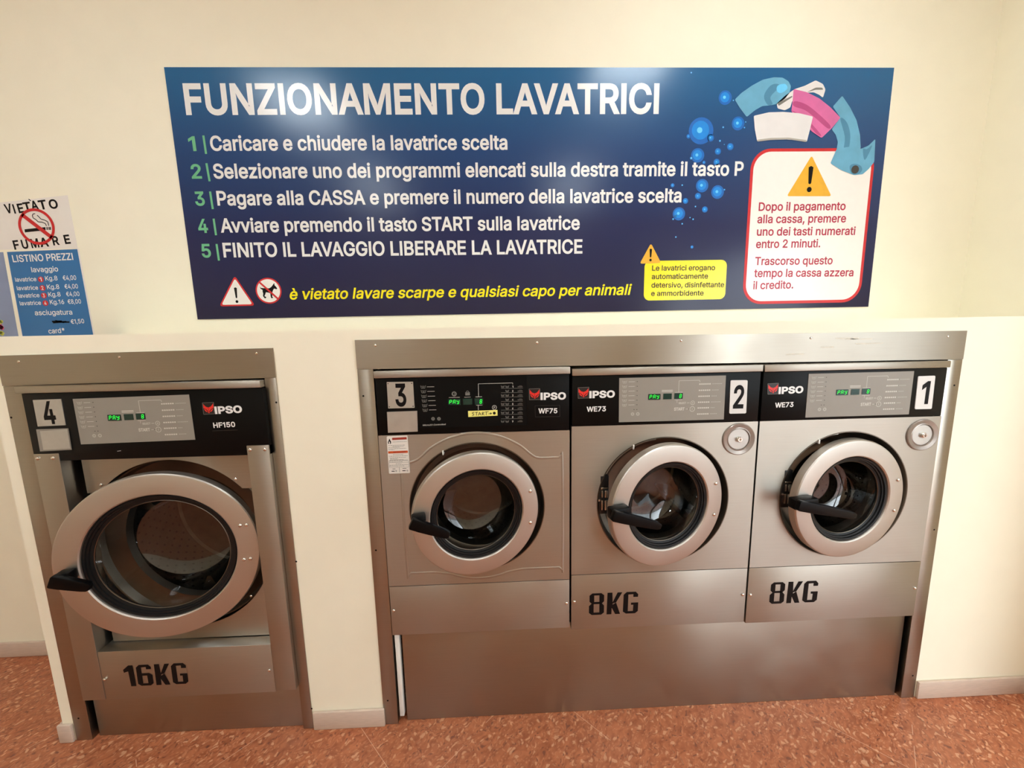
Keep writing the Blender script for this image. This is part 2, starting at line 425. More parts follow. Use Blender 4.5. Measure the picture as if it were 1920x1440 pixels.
# letter outlines: advance width and closed contours, cap height = 1000
GLYPHS = {
'*': (891, '404,650 396,438 492,438 484,650 663,536 711,620 522,718 711,816 663,902 484,787 492,1000 396,1000 404,787 224,902 176,816 366,718 176,620 224,536'),
',': (369, '269,140 133,140 74,-235 166,-235'),
'.': (369, '187,170 153,164 124,144 104,115 97,81 104,46 124,17 153,-2 187,-9 222,-2 251,17 271,46 277,81 271,115 251,144 222,164'),
'0': (891, '570,145 513,109 446,97 377,109 320,145 275,203 242,283 222,382 215,499 222,618 242,717 275,797 320,855 377,891 446,903 513,891 570,855 616,797 649,717 669,618 676,499 669,382 649,283 616,203|136,776 104,649 94,499 104,349 135,223 186,122 255,47 342,2 446,-13 549,2 636,47 705,122 755,223 786,349 797,499 786,649 755,776 704,878 635,952 548,998 446,1013 343,998 256,952 187,878'),
'1': (620, '330,0 455,0 455,1000 345,1000 90,835 90,705 330,860'),
'2': (891, '611,642 587,600 555,555 460,450 126,93 126,0 765,0 765,111 300,115 525,353 660,508 702,569 729,624 744,677 749,732 739,808 710,875 663,932 601,976 527,1004 442,1013 357,1004 281,976 218,930 169,869 139,796 129,711 250,711 255,766 273,813 301,851 339,880 385,897 440,903 491,898 537,883 575,857 605,823 623,780 630,730 625,685'),
'3': (891, '677,498 606,542 518,567 433,568 732,905 732,1000 137,1000 137,889 566,885 308,588 308,487 395,487 476,480 540,459 588,427 621,386 641,337 647,285 640,229 618,183 585,146 541,119 488,103 430,98 374,103 325,116 282,139 249,171 226,211 215,259 86,259 102,180 138,113 192,59 261,19 341,-5 428,-13 523,-4 607,24 676,70 728,130 761,202 772,285 762,365 729,437'),
'4': (891, '485,1000 78,311 78,207 554,207 554,0 674,0 674,207 812,207 812,319 674,319 674,624 554,624 554,319 213,322 611,1000'),
'5': (891, '617,205 585,160 543,127 492,105 435,98 385,103 341,118 302,143 271,175 250,213 240,256 117,256 130,183 163,118 212,64 275,22 350,-5 435,-13 526,-3 607,30 674,81 725,149 758,229 768,321 763,390 745,454 716,511 678,561 632,601 578,631 517,649 451,656 399,651 349,639 305,619 266,593 296,889 720,889 720,1000 189,1000 132,497 252,483 285,508 329,528 378,540 428,544 488,537 540,515 583,480 616,435 637,380 644,319 638,258'),
'6': (891, '135,227 166,146 215,79 280,29 357,-3 445,-13 532,-3 609,28 674,78 723,143 754,221 764,309 755,396 727,471 681,533 621,579 547,608 462,617 421,614 385,603 348,584 633,1000 496,1000 270,669 201,560 157,470 133,392 125,318|302,463 342,495 390,515 445,521 500,515 548,494 587,462 618,419 637,368 644,309 637,251 618,199 587,156 548,123 500,102 445,95 390,102 342,123 302,156 271,200 252,252 246,311 252,370 271,420'),
'7': (891, '191,0 324,0 768,882 768,1000 122,1000 122,889 636,885'),
'8': (891, '255,371 289,409 333,438 385,456 445,462 504,456 556,438 600,409 634,371 655,325 662,272 655,223 635,180 603,145 560,118 507,102 445,97 382,102 329,118 285,145 253,180 233,223 227,272 234,325|730,433 690,474 643,504 591,522 655,554 706,605 739,672 750,748 740,820 710,884 663,938 602,979 528,1005 445,1013 361,1005 287,979 225,938 178,884 148,820 138,748 149,672 182,605 234,554 300,522 246,504 199,474 158,433 128,384 108,327 102,266 113,189 146,121 198,65 266,22 350,-4 445,-13 540,-4 623,22 692,65 744,121 777,189 788,266 781,327 761,384|622,785 628,738 622,691 604,650 576,616 539,590 495,574 445,569 394,574 349,590 312,616 284,650 267,691 261,738 267,785 284,826 312,859 349,884 393,899 445,904 496,899 541,884 577,859 605,826'),
'9': (891, '468,386 505,397 542,417 256,0 394,0 619,331 688,440 733,530 756,608 764,682 754,773 723,854 674,921 610,971 532,1003 444,1013 357,1003 280,972 216,922 166,858 135,780 125,691 134,604 163,529 209,467 269,421 343,392 428,383|272,801 302,844 342,877 390,898 444,905 500,898 548,877 588,844 618,800 637,748 644,689 637,631 618,580 588,537 548,505 499,485 444,479 390,485 342,506 302,538 272,581 253,632 246,691 253,749'),
'A': (943, '637,391 303,391 374,595 418,729 469,897 519,732 564,595|264,279 677,279 777,0 910,0 543,1000 396,1000 32,0 167,0'),
'B': (897, '601,429 642,399 673,361 692,317 699,268 686,207 648,157 581,123 481,112 245,112 245,454 488,454 549,447|566,582 520,566 468,561 245,561 245,888 472,888 556,877 614,843 649,793 660,732 654,683 635,642 605,608|706,923 646,964 569,991 474,1000 118,1000 118,0 485,0 592,9 677,35 742,77 787,131 813,196 821,268 814,340 791,399 756,447 714,483 667,506 619,520 661,540 700,562 734,591 760,629 777,677 783,735 774,805 749,869'),
'C': (1003, '911,243 930,315 803,315 788,267 765,225 737,188 702,158 663,135 620,118 574,107 526,104 439,116 361,150 296,207 246,284 214,382 203,499 214,617 246,715 296,793 361,850 438,884 526,896 574,893 620,883 663,866 702,842 737,812 765,776 788,733 803,685 930,685 910,758 880,822 840,879 790,926 733,964 669,991 599,1008 526,1013 403,998 295,951 205,875 137,773 94,647 79,499 94,352 137,227 205,125 295,49 403,2 526,-13 600,-8 669,9 734,37 791,74 840,122 881,178'),
'D': (987, '696,785 745,709 775,614 785,502 775,389 745,293 695,216 625,159 534,124 422,112 245,112 245,888 434,888 541,876 628,842|118,1000 118,0 430,0 571,15 689,60 783,134 852,233 893,357 907,502 894,646 852,769 785,868 693,940 579,985 443,1000'),
'E': (823, '245,112 245,450 699,450 699,562 245,562 245,888 732,888 732,1000 118,1000 118,0 738,0 738,112'),
'F': (806, '245,888 726,888 726,1000 118,1000 118,0 245,0 245,435 681,435 681,547 245,547'),
'G': (1023, '940,393 940,503 556,503 556,391 814,391 806,314 779,242 735,183 678,140 608,113 528,104 440,116 362,150 296,207 246,285 214,382 203,499 214,617 246,715 295,793 360,850 436,884 521,896 573,892 620,882 662,864 700,839 733,809 761,773 784,732 802,685 932,685 913,755 883,818 842,874 793,922 735,961 669,990 597,1008 521,1013 400,998 293,951 203,875 136,773 93,647 79,499 93,353 136,227 204,125 294,49 403,2 528,-13 641,-1 740,37 823,97 886,179 926,278'),
'H': (1016, '771,568 245,568 245,1000 118,1000 118,0 245,0 245,456 771,456 771,0 898,0 898,1000 771,1000'),
'I': (363, '118,0 245,0 245,1000 118,1000'),
'K': (917, '882,0 477,567 881,1000 715,1000 416,677 343,596 273,513 244,476 245,1000 118,1000 118,0 245,0 245,328 389,481 732,0'),
'L': (772, '245,112 245,1000 118,1000 118,0 710,0 710,112'),
'M': (1235, '562,0 672,0 996,862 991,0 1116,0 1116,1000 936,1000 672,311 619,142 545,368 298,1000 118,1000 118,0 240,0 235,856 335,572'),
'N': (1029, '788,213 793,148 762,210 713,296 268,1000 118,1000 118,0 246,0 246,572 236,845 397,570 760,0 911,0 911,1000 784,1000'),
'O': (1048, '803,283 752,205 687,149 610,115 525,104 439,115 362,150 297,206 246,284 214,382 203,499 214,618 246,716 297,794 362,850 439,885 525,896 610,885 687,851 752,795 803,717 835,618 846,499 835,382|94,647 79,499 94,352 137,227 206,125 296,49 403,2 525,-13 647,2 754,49 844,125 912,227 955,352 969,499 955,647 912,773 844,875 754,951 647,998 525,1013 403,998 296,951 206,875 137,773'),
'P': (874, '626,535 584,503 528,483 457,477 245,477 245,889 456,889 527,882 584,862 626,831 655,789 672,740 677,683 672,627 655,577|568,990 462,1000 118,1000 118,0 245,0 245,365 462,365 568,376 653,407 719,457 766,522 794,598 803,683 794,769 766,845 719,909 653,958'),
'R': (883, '767,851 721,913 655,960 569,990 464,1000 118,1000 118,0 245,0 245,389 464,389 484,391 694,0 841,0 615,414 654,427 721,473 767,534 795,607 805,692 795,777|673,637 656,591 627,553 585,524 530,507 459,501 245,501 245,889 458,889 529,882 585,864 627,835 656,796 673,748 679,692'),
'S': (878, '338,-9 440,-17 546,-8 636,21 707,66 760,125 792,195 803,272 796,336 776,388 744,432 705,467 660,496 612,518 519,549 417,577 333,606 292,627 257,656 234,692 226,738 233,783 253,822 285,855 329,880 382,896 442,901 526,891 594,860 642,810 663,743 788,743 775,817 741,882 689,936 621,978 540,1005 446,1013 353,1005 270,979 201,936 147,880 113,811 102,732 119,641 169,568 251,512 361,470 481,437 582,402 622,379 653,352 673,317 679,274 671,224 648,181 610,145 562,118 504,102 440,97 381,101 327,115 280,139 243,172 217,216 205,268 75,268 90,188 126,118 179,61 251,18'),
'T': (882, '505,0 505,888 819,888 819,1000 62,1000 62,888 379,888 379,0'),
'U': (1017, '398,-5 509,-16 619,-5 714,30 792,85 850,157 887,243 899,340 899,1000 772,1000 772,350 764,282 740,222 702,172 650,134 585,109 509,101 433,109 368,134 315,172 277,222 252,282 244,350 244,1000 118,1000 118,340 130,243 166,157 225,85 303,30'),
'V': (943, '32,1000 401,0 546,0 910,1000 776,1000 569,405 525,271 474,103 423,270 378,405 166,1000'),
'W': (1349, '956,184 933,286 746,1000 602,1000 415,286 380,117 367,184 345,286 321,385 162,1000 32,1000 305,0 453,0 625,635 658,776 674,861 691,769 723,635 895,0 1042,0 1316,1000 1186,1000 1003,286 968,121'),
'Z': (862, '561,889 637,892 602,846 538,757 82,91 82,0 785,0 785,112 299,111 225,109 263,158 332,253 780,907 780,1000 79,1000 79,888'),
'a': (765, '314,-17 374,-12 423,2 464,23 495,48 540,102 544,0 662,0 662,494 655,570 634,630 602,675 562,708 517,731 470,746 381,756 321,751 261,738 205,715 154,680 112,633 81,572 197,538 211,565 231,591 259,615 293,634 335,646 385,650 432,646 471,633 502,612 524,583 537,547 537,477 521,462 496,452 350,432 246,414 197,400 152,380 114,352 85,316 66,270 60,212 68,144 94,88 134,42 186,10 247,-10|542,373 542,271 536,226 518,183 488,145 448,115 397,96 335,89 292,93 255,103 224,119 200,142 185,171 181,206 186,244 203,274 230,296 264,312 345,330 455,346 510,358'),
'b': (834, '539,-4 616,32 679,89 727,166 757,261 767,371 757,481 727,575 679,652 615,709 538,744 450,756 387,750 337,733 299,708 270,680 228,628 223,1000 103,1000 103,0 220,0 226,115 271,61 300,33 339,7 389,-10 451,-16|591,569 621,513 639,447 645,372 639,297 621,229 591,172 549,129 497,101 433,92 370,101 318,128 276,170 246,226 228,294 221,372 228,450 246,517 276,572 317,613 369,640 433,648 497,639 550,612'),
'c': (778, '213,231 195,297 189,368 195,441 213,508 243,565 285,610 340,639 407,648 476,639 531,611 571,568 595,515 711,544 693,591 668,633 637,669 600,700 558,724 511,741 461,752 407,756 312,744 230,707 161,649 110,572 78,478 67,368 78,261 110,167 161,90 230,32 312,-4 407,-16 461,-12 512,-1 559,17 602,42 639,73 671,110 696,153 713,201 598,230 573,174 532,130 477,101 407,91 340,101 285,130 243,174'),
'd': (834, '219,32 296,-4 384,-16 446,-10 496,7 534,33 564,61 609,115 615,0 731,0 731,1000 611,1000 606,628 565,680 536,708 497,733 448,750 385,756 297,744 220,709 156,652 108,575 77,481 67,371 77,261 107,166 155,89|337,639 402,648 465,640 518,613 559,572 589,517 607,450 613,372 607,294 589,226 559,170 517,128 465,101 402,92 338,101 285,129 243,172 213,229 195,297 189,372 195,447 213,513 243,569 284,612'),
'e': (794, '417,-16 490,-10 555,9 612,38 659,77 694,124 717,179 601,207 584,172 561,143 532,120 499,104 460,94 417,91 353,98 297,121 251,158 217,209 196,273 190,333 730,333 730,381 723,475 702,554 670,619 628,670 578,709 522,735 464,751 403,756 308,743 226,706 159,647 109,569 78,475 67,367 78,260 109,167 161,90 230,32 316,-4|556,578 585,528 603,467 606,434 191,434 195,474 214,530 245,578 288,616 341,641 403,649 465,641 516,617'),
'f': (499, '316,1036 266,1020 222,993 188,955 166,907 158,848 158,746 13,746 13,643 158,643 158,0 279,0 279,643 448,643 448,746 279,746 279,823 285,870 303,904 336,925 383,932 422,928 447,921 477,1024 437,1036 368,1042'),
'g': (836, '330,-291 407,-296 493,-289 571,-267 637,-230 689,-177 721,-106 732,-17 732,746 615,746 610,627 566,680 537,708 498,733 448,750 385,756 298,744 221,709 157,652 108,577 77,484 67,376 77,268 108,177 157,105 221,52 298,20 383,9 446,15 496,31 534,54 563,82 607,134 612,-11 598,-92 555,-148 489,-180 407,-191 349,-187 303,-173 267,-154 239,-130 199,-80 99,-136 126,-178 162,-216 207,-249 263,-274|560,573 590,519 608,454 614,379 608,302 590,238 559,186 518,148 466,124 403,116 339,124 286,149 244,188 214,241 195,305 189,379 195,451 213,516 243,570 285,612 338,639 403,648 466,640 519,614'),
'h': (806, '571,540 582,462 582,0 702,0 702,472 694,560 670,631 631,685 580,724 518,748 447,756 368,745 299,712 243,653 223,611 223,1000 103,1000 103,0 223,0 223,446 230,506 248,556 278,595 316,624 362,641 413,647 483,635 537,598'),
'i': (328, '224,1006 197,1024 164,1030 133,1024 106,1006 87,981 81,950 87,919 106,894 133,876 164,870 197,876 224,894 242,919 248,950 242,981|103,746 103,0 223,0 223,746'),
'l': (352, '112,0 236,0 236,1000 112,1000'),
'm': (1199, '1095,0 1095,501 1087,581 1063,646 1025,695 977,731 921,752 858,759 801,754 748,737 702,710 663,674 633,631 623,604 607,652 565,709 506,747 431,759 384,754 338,739 297,715 260,680 231,635 221,608 220,746 103,746 103,0 223,0 223,468 229,523 247,568 275,604 310,629 350,645 392,650 450,640 497,611 529,567 539,511 539,0 659,0 659,486 664,531 679,570 703,603 736,629 776,644 823,650 880,641 929,615 963,568 974,499 974,0'),
'n': (805, '571,540 582,462 582,0 702,0 702,472 694,560 669,631 631,685 580,724 518,748 447,756 368,745 299,712 243,653 220,604 219,746 103,746 103,0 223,0 223,446 230,506 248,556 278,595 316,624 362,641 413,647 483,635 537,598'),
'o': (816, '622,441 628,368 622,297 604,231 574,174 531,130 476,101 407,91 340,101 285,130 243,174 213,231 195,297 189,368 195,441 213,508 243,565 285,610 340,639 407,648 476,639 531,610 574,565 604,507|230,707 161,649 110,572 78,478 67,368 78,261 110,167 161,90 230,32 312,-4 407,-16 504,-4 587,32 655,90 706,167 738,261 749,368 738,478 706,572 655,649 587,707 504,744 407,756 312,744'),
'p': (834, '539,-4 616,32 679,89 727,166 757,261 767,371 757,481 727,575 679,652 615,709 538,744 450,756 387,750 337,733 299,708 270,680 226,628 220,746 103,746 103,-281 223,-281 228,115 271,61 301,33 339,7 389,-10 451,-16|591,569 621,513 639,447 645,372 639,297 621,229 591,172 549,129 497,101 433,92 370,101 318,128 276,170 246,226 228,294 221,372 228,450 246,517 276,572 317,613 369,640 433,648 497,639 550,612'),
'q': (834, '219,32 296,-4 384,-16 446,-10 496,7 534,33 564,61 606,115 611,-281 731,-281 731,746 615,746 609,628 565,680 536,708 497,733 448,750 385,756 297,744 220,709 156,652 108,575 77,481 67,371 77,261 107,166 155,89|337,639 402,648 465,640 518,613 559,572 589,517 607,450 613,372 607,294 589,226 559,170 517,128 465,101 402,92 338,101 285,129 243,172 213,229 195,297 189,372 195,447 213,513 243,569 284,612'),
'r': (509, '355,748 300,722 255,682 223,631 219,746 103,746 103,0 223,0 223,466 229,515 247,557 276,592 313,618 357,635 407,640 452,638 479,634 479,754 451,756 419,756'),
's': (717, '307,646 368,654 431,645 477,620 508,585 527,545 637,570 617,622 588,667 548,704 499,732 439,750 368,756 293,749 226,728 170,695 128,652 101,599 92,538 104,467 142,409 205,365 293,334 417,305 465,289 499,267 520,238 527,202 515,159 481,122 426,98 356,89 294,97 244,118 207,156 185,209 70,185 89,125 121,74 166,35 220,7 285,-10 358,-16 439,-9 511,13 570,47 614,93 642,147 651,209 639,280 602,337 540,381 451,411 338,438 282,456 244,478 221,507 213,545 224,588 257,623'),
't': (447, '267,120 253,150 248,192 248,643 401,643 401,746 248,746 248,926 128,926 128,746 13,746 13,643 128,643 128,183 141,102 181,42 245,4 331,-8 377,-5 419,3 397,105 364,100 335,98 294,104'),
'u': (806, '103,273 111,186 136,115 175,60 226,21 288,-2 358,-10 437,1 505,33 562,92 586,143 586,0 702,0 702,746 582,746 582,300 576,240 557,190 528,151 490,122 444,104 393,99 323,111 269,147 235,206 223,283 223,746 103,746'),
'v': (765, '34,746 319,0 445,0 730,746 599,746 440,305 383,115 367,171 325,305 166,746'),
'z': (748, '654,650 654,746 94,746 94,635 499,632 82,90 82,0 666,0 666,111 248,114'),
'è': (794, '417,-16 490,-10 555,9 612,38 659,77 694,124 717,179 601,207 584,172 561,143 532,120 499,104 460,94 417,91 353,98 297,121 251,158 217,209 196,273 190,333 730,333 730,381 723,475 702,554 670,619 628,670 578,709 522,735 464,751 403,756 308,743 226,706 159,647 109,569 78,475 67,367 78,260 109,167 161,90 230,32 316,-4|556,578 585,528 603,467 606,434 191,434 195,474 214,530 245,578 288,616 341,641 403,649 465,641 516,617|358,1040 223,1040 353,843 452,843'),
'€': (911, '779,189 718,146 647,115 608,107 566,104 488,115 419,149 360,205 316,283 296,352 585,352 630,451 282,451 278,499 282,549 670,549 715,646 295,646 316,717 360,795 419,851 488,885 566,896 608,893 647,884 719,852 783,805 832,911 774,955 709,988 640,1007 566,1013 452,998 352,951 269,875 206,773 167,646 68,646 32,549 158,549 154,499 158,451 68,451 32,352 167,352 206,226 269,124 352,49 452,2 566,-13 639,-7 709,11 773,42 829,84'),
' ': (369, ''),
}
KERN = {'AV': -75, 'VA': -75, 'AT': -60, 'TA': -60, 'Av': -45, 'LA': 10, 'TO': -15, 'P ': -10, 'AG': -15}
_glyph = {}
def grow(c, d, sgn):
    """outline moved outwards by d with mitred corners"""
    out = []; k = len(c)
    for i in range(k):
        p, a, b = Vector(c[i]), Vector(c[i-1]), Vector(c[(i+1) % k])
        u = (p-a).normalized(); v = (b-p).normalized()
        n1 = Vector((u.y, -u.x))*sgn; n2 = Vector((v.y, -v.x))*sgn
        m = n1+n2
        if m.length < 1e-4: m = n1
        m.normalize(); q = max(0.35, m.dot(n1))
        o = p+m*(d/q); out.append((o.x, o.y))
    return out
_fill = {}
def glyph_fill(ch, bold):
    """one letter as triangles"""
    key = (ch, bold)
    if key in _fill: return _fill[key]
    adv, enc = GLYPHS[ch]
    cs = [[tuple(float(v) for v in p.split(',')) for p in part.split()] for part in enc.split('|')] if enc else []
    if not cs:
        _fill[key] = ([], []); return _fill[key]
    ar = [sum(c[i][0]*c[(i+1) % len(c)][1]-c[(i+1) % len(c)][0]*c[i][1] for i in range(len(c))) for c in cs]
    sgn = 1 if max(ar, key=abs) > 0 else -1
    cu = bpy.data.curves.new('lettering_outline', 'CURVE'); cu.dimensions = '2D'; cu.fill_mode = 'FRONT'
    for c in cs:
        c = grow(c, bold*1000, sgn) if bold else c
        sp = cu.splines.new('POLY'); sp.points.add(len(c)-1); sp.use_cyclic_u = True
        for q, (a, b) in zip(sp.points, c): q.co = (a/1000, b/1000, 0, 1)
    ob = bpy.data.objects.new('lettering_outline', cu); COL.objects.link(ob)
    bpy.context.view_layer.update()
    me = bpy.data.meshes.new_from_object(ob.evaluated_get(bpy.context.evaluated_depsgraph_get()))
    _fill[key] = ([(q.co.x, q.co.y) for q in me.vertices], [tuple(p.vertices) for p in me.polygons])
    bpy.data.objects.remove(ob); bpy.data.curves.remove(cu); bpy.data.meshes.remove(me)
    return _fill[key]
def glyphs(s, bold):
    """a line of text as triangles: unit cap height, starts at x = 0"""
    key = (s, bold)
    if key in _glyph: return _glyph[key]
    x = 0.0; vs = []; fs = []
    for n, ch in enumerate(s):
        v, f = glyph_fill(ch, bold); o = len(vs)
        vs += [(x+a, b) for a, b in v]; fs += [tuple(i+o for i in t) for t in f]
        x += (GLYPHS[ch][0]+KERN.get(s[n:n+2], 0)+bold*700-25)/1000
    x0 = min(v[0] for v in vs); x1 = max(v[0] for v in vs)
    _glyph[key] = ([(a-x0, b) for a, b in vs], fs, x1-x0)
    return _glyph[key]

def text(mb, s, pl, pr, h, y, bold=0.03, mi=0, slant=0.0, width=None):
    """writes s on the plane y between baseline points pl and pr (x, z) with cap height h"""
    vs, fs, w = glyphs(s, bold)
    dx, dz = pr[0]-pl[0], pr[1]-pl[1]; L = math.hypot(dx, dz)
    ux, uz = dx/L, dz/L
    k = L/w
    out = []
    for x, t in vs:
        a = x*k+slant*t*h; b = t*h
        out.append((pl[0]+ux*a-uz*b, y, pl[1]+uz*a+ux*b))
    mb.add(out, fs, mi)

def UPL(u, v):
    """survey reading on the machine fronts -> metres (x, z)"""
    w = -3.991435e-05*u+-0.000165442142*v+1
    return ((0.00152643917*u+-3.81735079e-05*v+-1.4044109)/w, (-9.08116051e-05*u+-0.00176125422*v+2.46993701)/w)
def UPS(u, v):
    """survey reading on the sign face -> metres (x, z)"""
    w = -4.01915602e-05*u+-0.000165245517*v+1
    return ((0.00204068278*u+-5.03460458e-05*v+-1.87806855)/w, (-0.000101621299*u+-0.00227037774*v+2.79531589)/w)
def UPP(u, v):
    """survey reading on the papers -> metres (x, z)"""
    w = -4.02374384e-05*u+-0.000164947112*v+1
    return ((0.00204488373*u+-5.10056106e-05*v+-1.88154264)/w, (-0.000101901132*u+-0.00227384005*v+2.79781624)/w)

def lerp(a, b, t): return a+(b-a)*t
def quad_uv(q, u, v):
    """q = TL, TR, BR, BL as (x, z); u to the right, v down"""
    x = lerp(lerp(q[0][0], q[1][0], u), lerp(q[3][0], q[2][0], u), v)
    z = lerp(lerp(q[0][1], q[1][1], u), lerp(q[3][1], q[2][1], u), v)
    return (x, z)

def rounded(x0, x1, z0, z1, r, n=6):
    p = []
    for cx, cz, a0 in ((x1-r, z1-r, 0), (x0+r, z1-r, 90), (x0+r, z0+r, 180), (x1-r, z0+r, 270)):
        for i in range(n+1):
            a = math.radians(a0+90*i/n); p.append((cx+r*math.cos(a), cz+r*math.sin(a)))
    return p

def soft_poly(poly, r, n=5):
    """polygon with its corners rounded"""
    out = []; k = len(poly)
    for i in range(k):
        p = Vector(poly[i]); a = (Vector(poly[i-1])-p); b = (Vector(poly[(i+1) % k])-p)
        ra = min(r, a.length*0.45); rb = min(r, b.length*0.45)
        A = p+a.normalized()*ra; B = p+b.normalized()*rb
        for j in range(n+1):
            t = j/n; q = A*(1-t)**2+p*2*t*(1-t)+B*t*t; out.append((q.x, q.y))
    return out

def smooth_poly(poly, n=4):
    """closed Catmull-Rom curve through the points"""
    out = []; k = len(poly)
    for i in range(k):
        p0, p1, p2, p3 = [Vector(poly[(i+d) % k]) for d in (-1, 0, 1, 2)]
        for j in range(n):
            t = j/n
            q = 0.5*((2*p1)+(p2-p0)*t+(2*p0-5*p1+4*p2-p3)*t*t+(3*p1-p0-3*p2+p3)*t**3)
            out.append((q.x, q.y))
    return out

# ------------------------------------------------------------------ the room
WX = -4.2; RX = 2.125; WB = 0.42; RB = -4.8; CZ = 3.4
LEDGE = 1.517
mb = MB().box(WX-0.1, 6.0, RB-0.1, 0.52, -0.08, 0.0)
struct('floor', mb, 'floor', 'terracotta speckled vinyl tile floor laid on the diagonal', 'floor')
mb = MB().box(WX-0.1, RX+0.15, RB-0.1, 0.52, CZ, CZ+0.08)
struct('ceiling', mb, 'ceiling', 'white ceiling above the washing machines', 'ceiling')
mb = MB().box(WX, RX, WB, WB+0.1, 0.0, CZ)
struct('wall_back', mb, 'wall', 'cream upper wall carrying the blue instruction sign', 'wall')
mb = MB().box(WX-0.1, WX, RB, WB+0.1, 0.0, CZ)
struct('wall_left', mb, 'wall', 'cream side wall at the far left', 'wall')
mb = MB().box(WX-0.1, RX+0.15, RB-0.1, RB, 0.0, CZ)
struct('wall_front', mb, 'wall', 'cream wall behind the viewer', 'wall')
# right wall with the glass entrance: y from -3.1 to -0.5
DY0, DY1, DZ = -3.1, -0.50, 2.2
mb = MB()
mb.box(RX, RX+0.15, DY1, WB+0.1, 0.0, CZ); mb.box(RX, RX+0.15, RB, DY0, 0.0, CZ); mb.box(RX, RX+0.15, DY0, DY1, DZ, CZ)
struct('wall_right', mb, 'wall', 'cream wall to the right with the glass entrance', 'wall')
fr = MB()
for a, b in ((DY0, DY0+0.06), (DY1-0.06, DY1), ((DY0+DY1)/2-0.04, (DY0+DY1)/2+0.04)):
    fr.box(RX+0.05, RX+0.11, a, b, 0.0, DZ, 0.004)
fr.box(RX+0.05, RX+0.11, DY0, DY1, DZ-0.06, DZ, 0.004); fr.box(RX+0.05, RX+0.11, DY0, DY1, 0.0, 0.08, 0.004)
dr = struct('door_1', fr, 'alu_frame', 'glass entrance with aluminium frame in the right wall', 'door')
gp = MB().box(RX+0.076, RX+0.084, DY0+0.05, DY1-0.05, 0.07, DZ-0.05)
build('pane', gp, 'clear_glass', dr)
mb = MB().box(RX+0.15, 9.0, -9.0, 4.0, -0.12, -0.081)
struct('ground_outside', mb, 'pavement', 'pale pavement outside the glass entrance', 'ground')

# low wall the machines are set into: one hollow shell
B0, B1 = -1.677, RX
mb = MB()
mb.box(B0, -1.598, 0.0, 0.05, 0.0, LEDGE)                       # left of the big machine
mb.box(-0.772, -0.455, 0.0, 0.05, 0.0, LEDGE)                   # between the two steel surrounds
mb.box(1.612, B1, 0.0, 0.05, 0.0, LEDGE)                        # right end
mb.box(-1.598, -0.772, 0.0, 0.05, 1.40, LEDGE)
mb.box(-0.455, 1.612, 0.0, 0.05, 1.40, LEDGE)
mb.box(B0, B0+0.05, 0.05, WB, 0.0, LEDGE)
mb.box(B0, B1, 0.05, WB, LEDGE-0.04, LEDGE)
struct('wall_low', mb, 'wall', 'low cream wall the washing machines are set into', 'wall')

# baseboards
BH, BT = 0.075, 0.012
def skirt(name, poly_boxes, label):
    m = MB()
    for b in poly_boxes: m.box(*b, bev=0.004)
    return struct(name, m, 'baseboard', label, 'baseboard')
skirt('baseboard_left', [(B0-BT, -1.638, -BT, -0.0005, 0.0, BH), (B0-BT, B0-0.0005, -0.001, WB, 0.0, BH)], 'beige baseboard wrapping the left end of the low wall')
skirt('baseboard_middle', [(-0.7475, -0.4765, -BT, -0.0005, 0.0, BH)], 'beige baseboard between the two steel surrounds')
skirt('baseboard_right', [(1.646, RX-.0005, -BT, -0.0005, 0.0, BH)], 'beige baseboard right of the three small machines')
skirt('baseboard_side', [(RX-BT, RX-0.0005, DY1, -BT-.001, 0.0, BH), (RX-BT, RX-0.0005, RB, DY0, 0.0, BH)], 'beige baseboard along the right wall beside the glass entrance')
skirt('baseboard_back', [(WX, B0-BT-0.001, WB-BT, WB-0.0005, 0.0, BH)], 'beige baseboard on the wall far left behind the low wall')

# ------------------------------------------------------------------ ceiling lights
for x, y, lab in ((-1.55, -1.30, 'ceiling light panel above the large washing machine'), (0.98, -0.78, 'ceiling light panel above the small washing machines'),
                   (-1.55, -3.1, 'unseen rear ceiling light panel added as front fill on the left side of the room'), (0.98, -3.1, 'unseen rear ceiling light panel added as front fill level with the glass entrance')):  # the two rear panels are added to light the low wall from the front
    t = thing('ceiling_light', lab, 'ceiling light', (x, y, CZ), 'ceiling light panels')
    f = MB()
    for a, b, c, d in ((-.28, .28, -.28, -.25), (-.28, .28, .25, .28), (-.28, -.25, -.25, .25), (.25, .28, -.25, .25)):
        f.box(x+a, x+b, y+c, y+d, CZ-0.05, CZ-0.0005, 0.003)
    build('frame', f, 'white_plate', t)
    build('diffuser', MB().box(x-.249, x+.249, y-.249, y+.249, CZ-0.045, CZ-0.006), 'lamp', t)

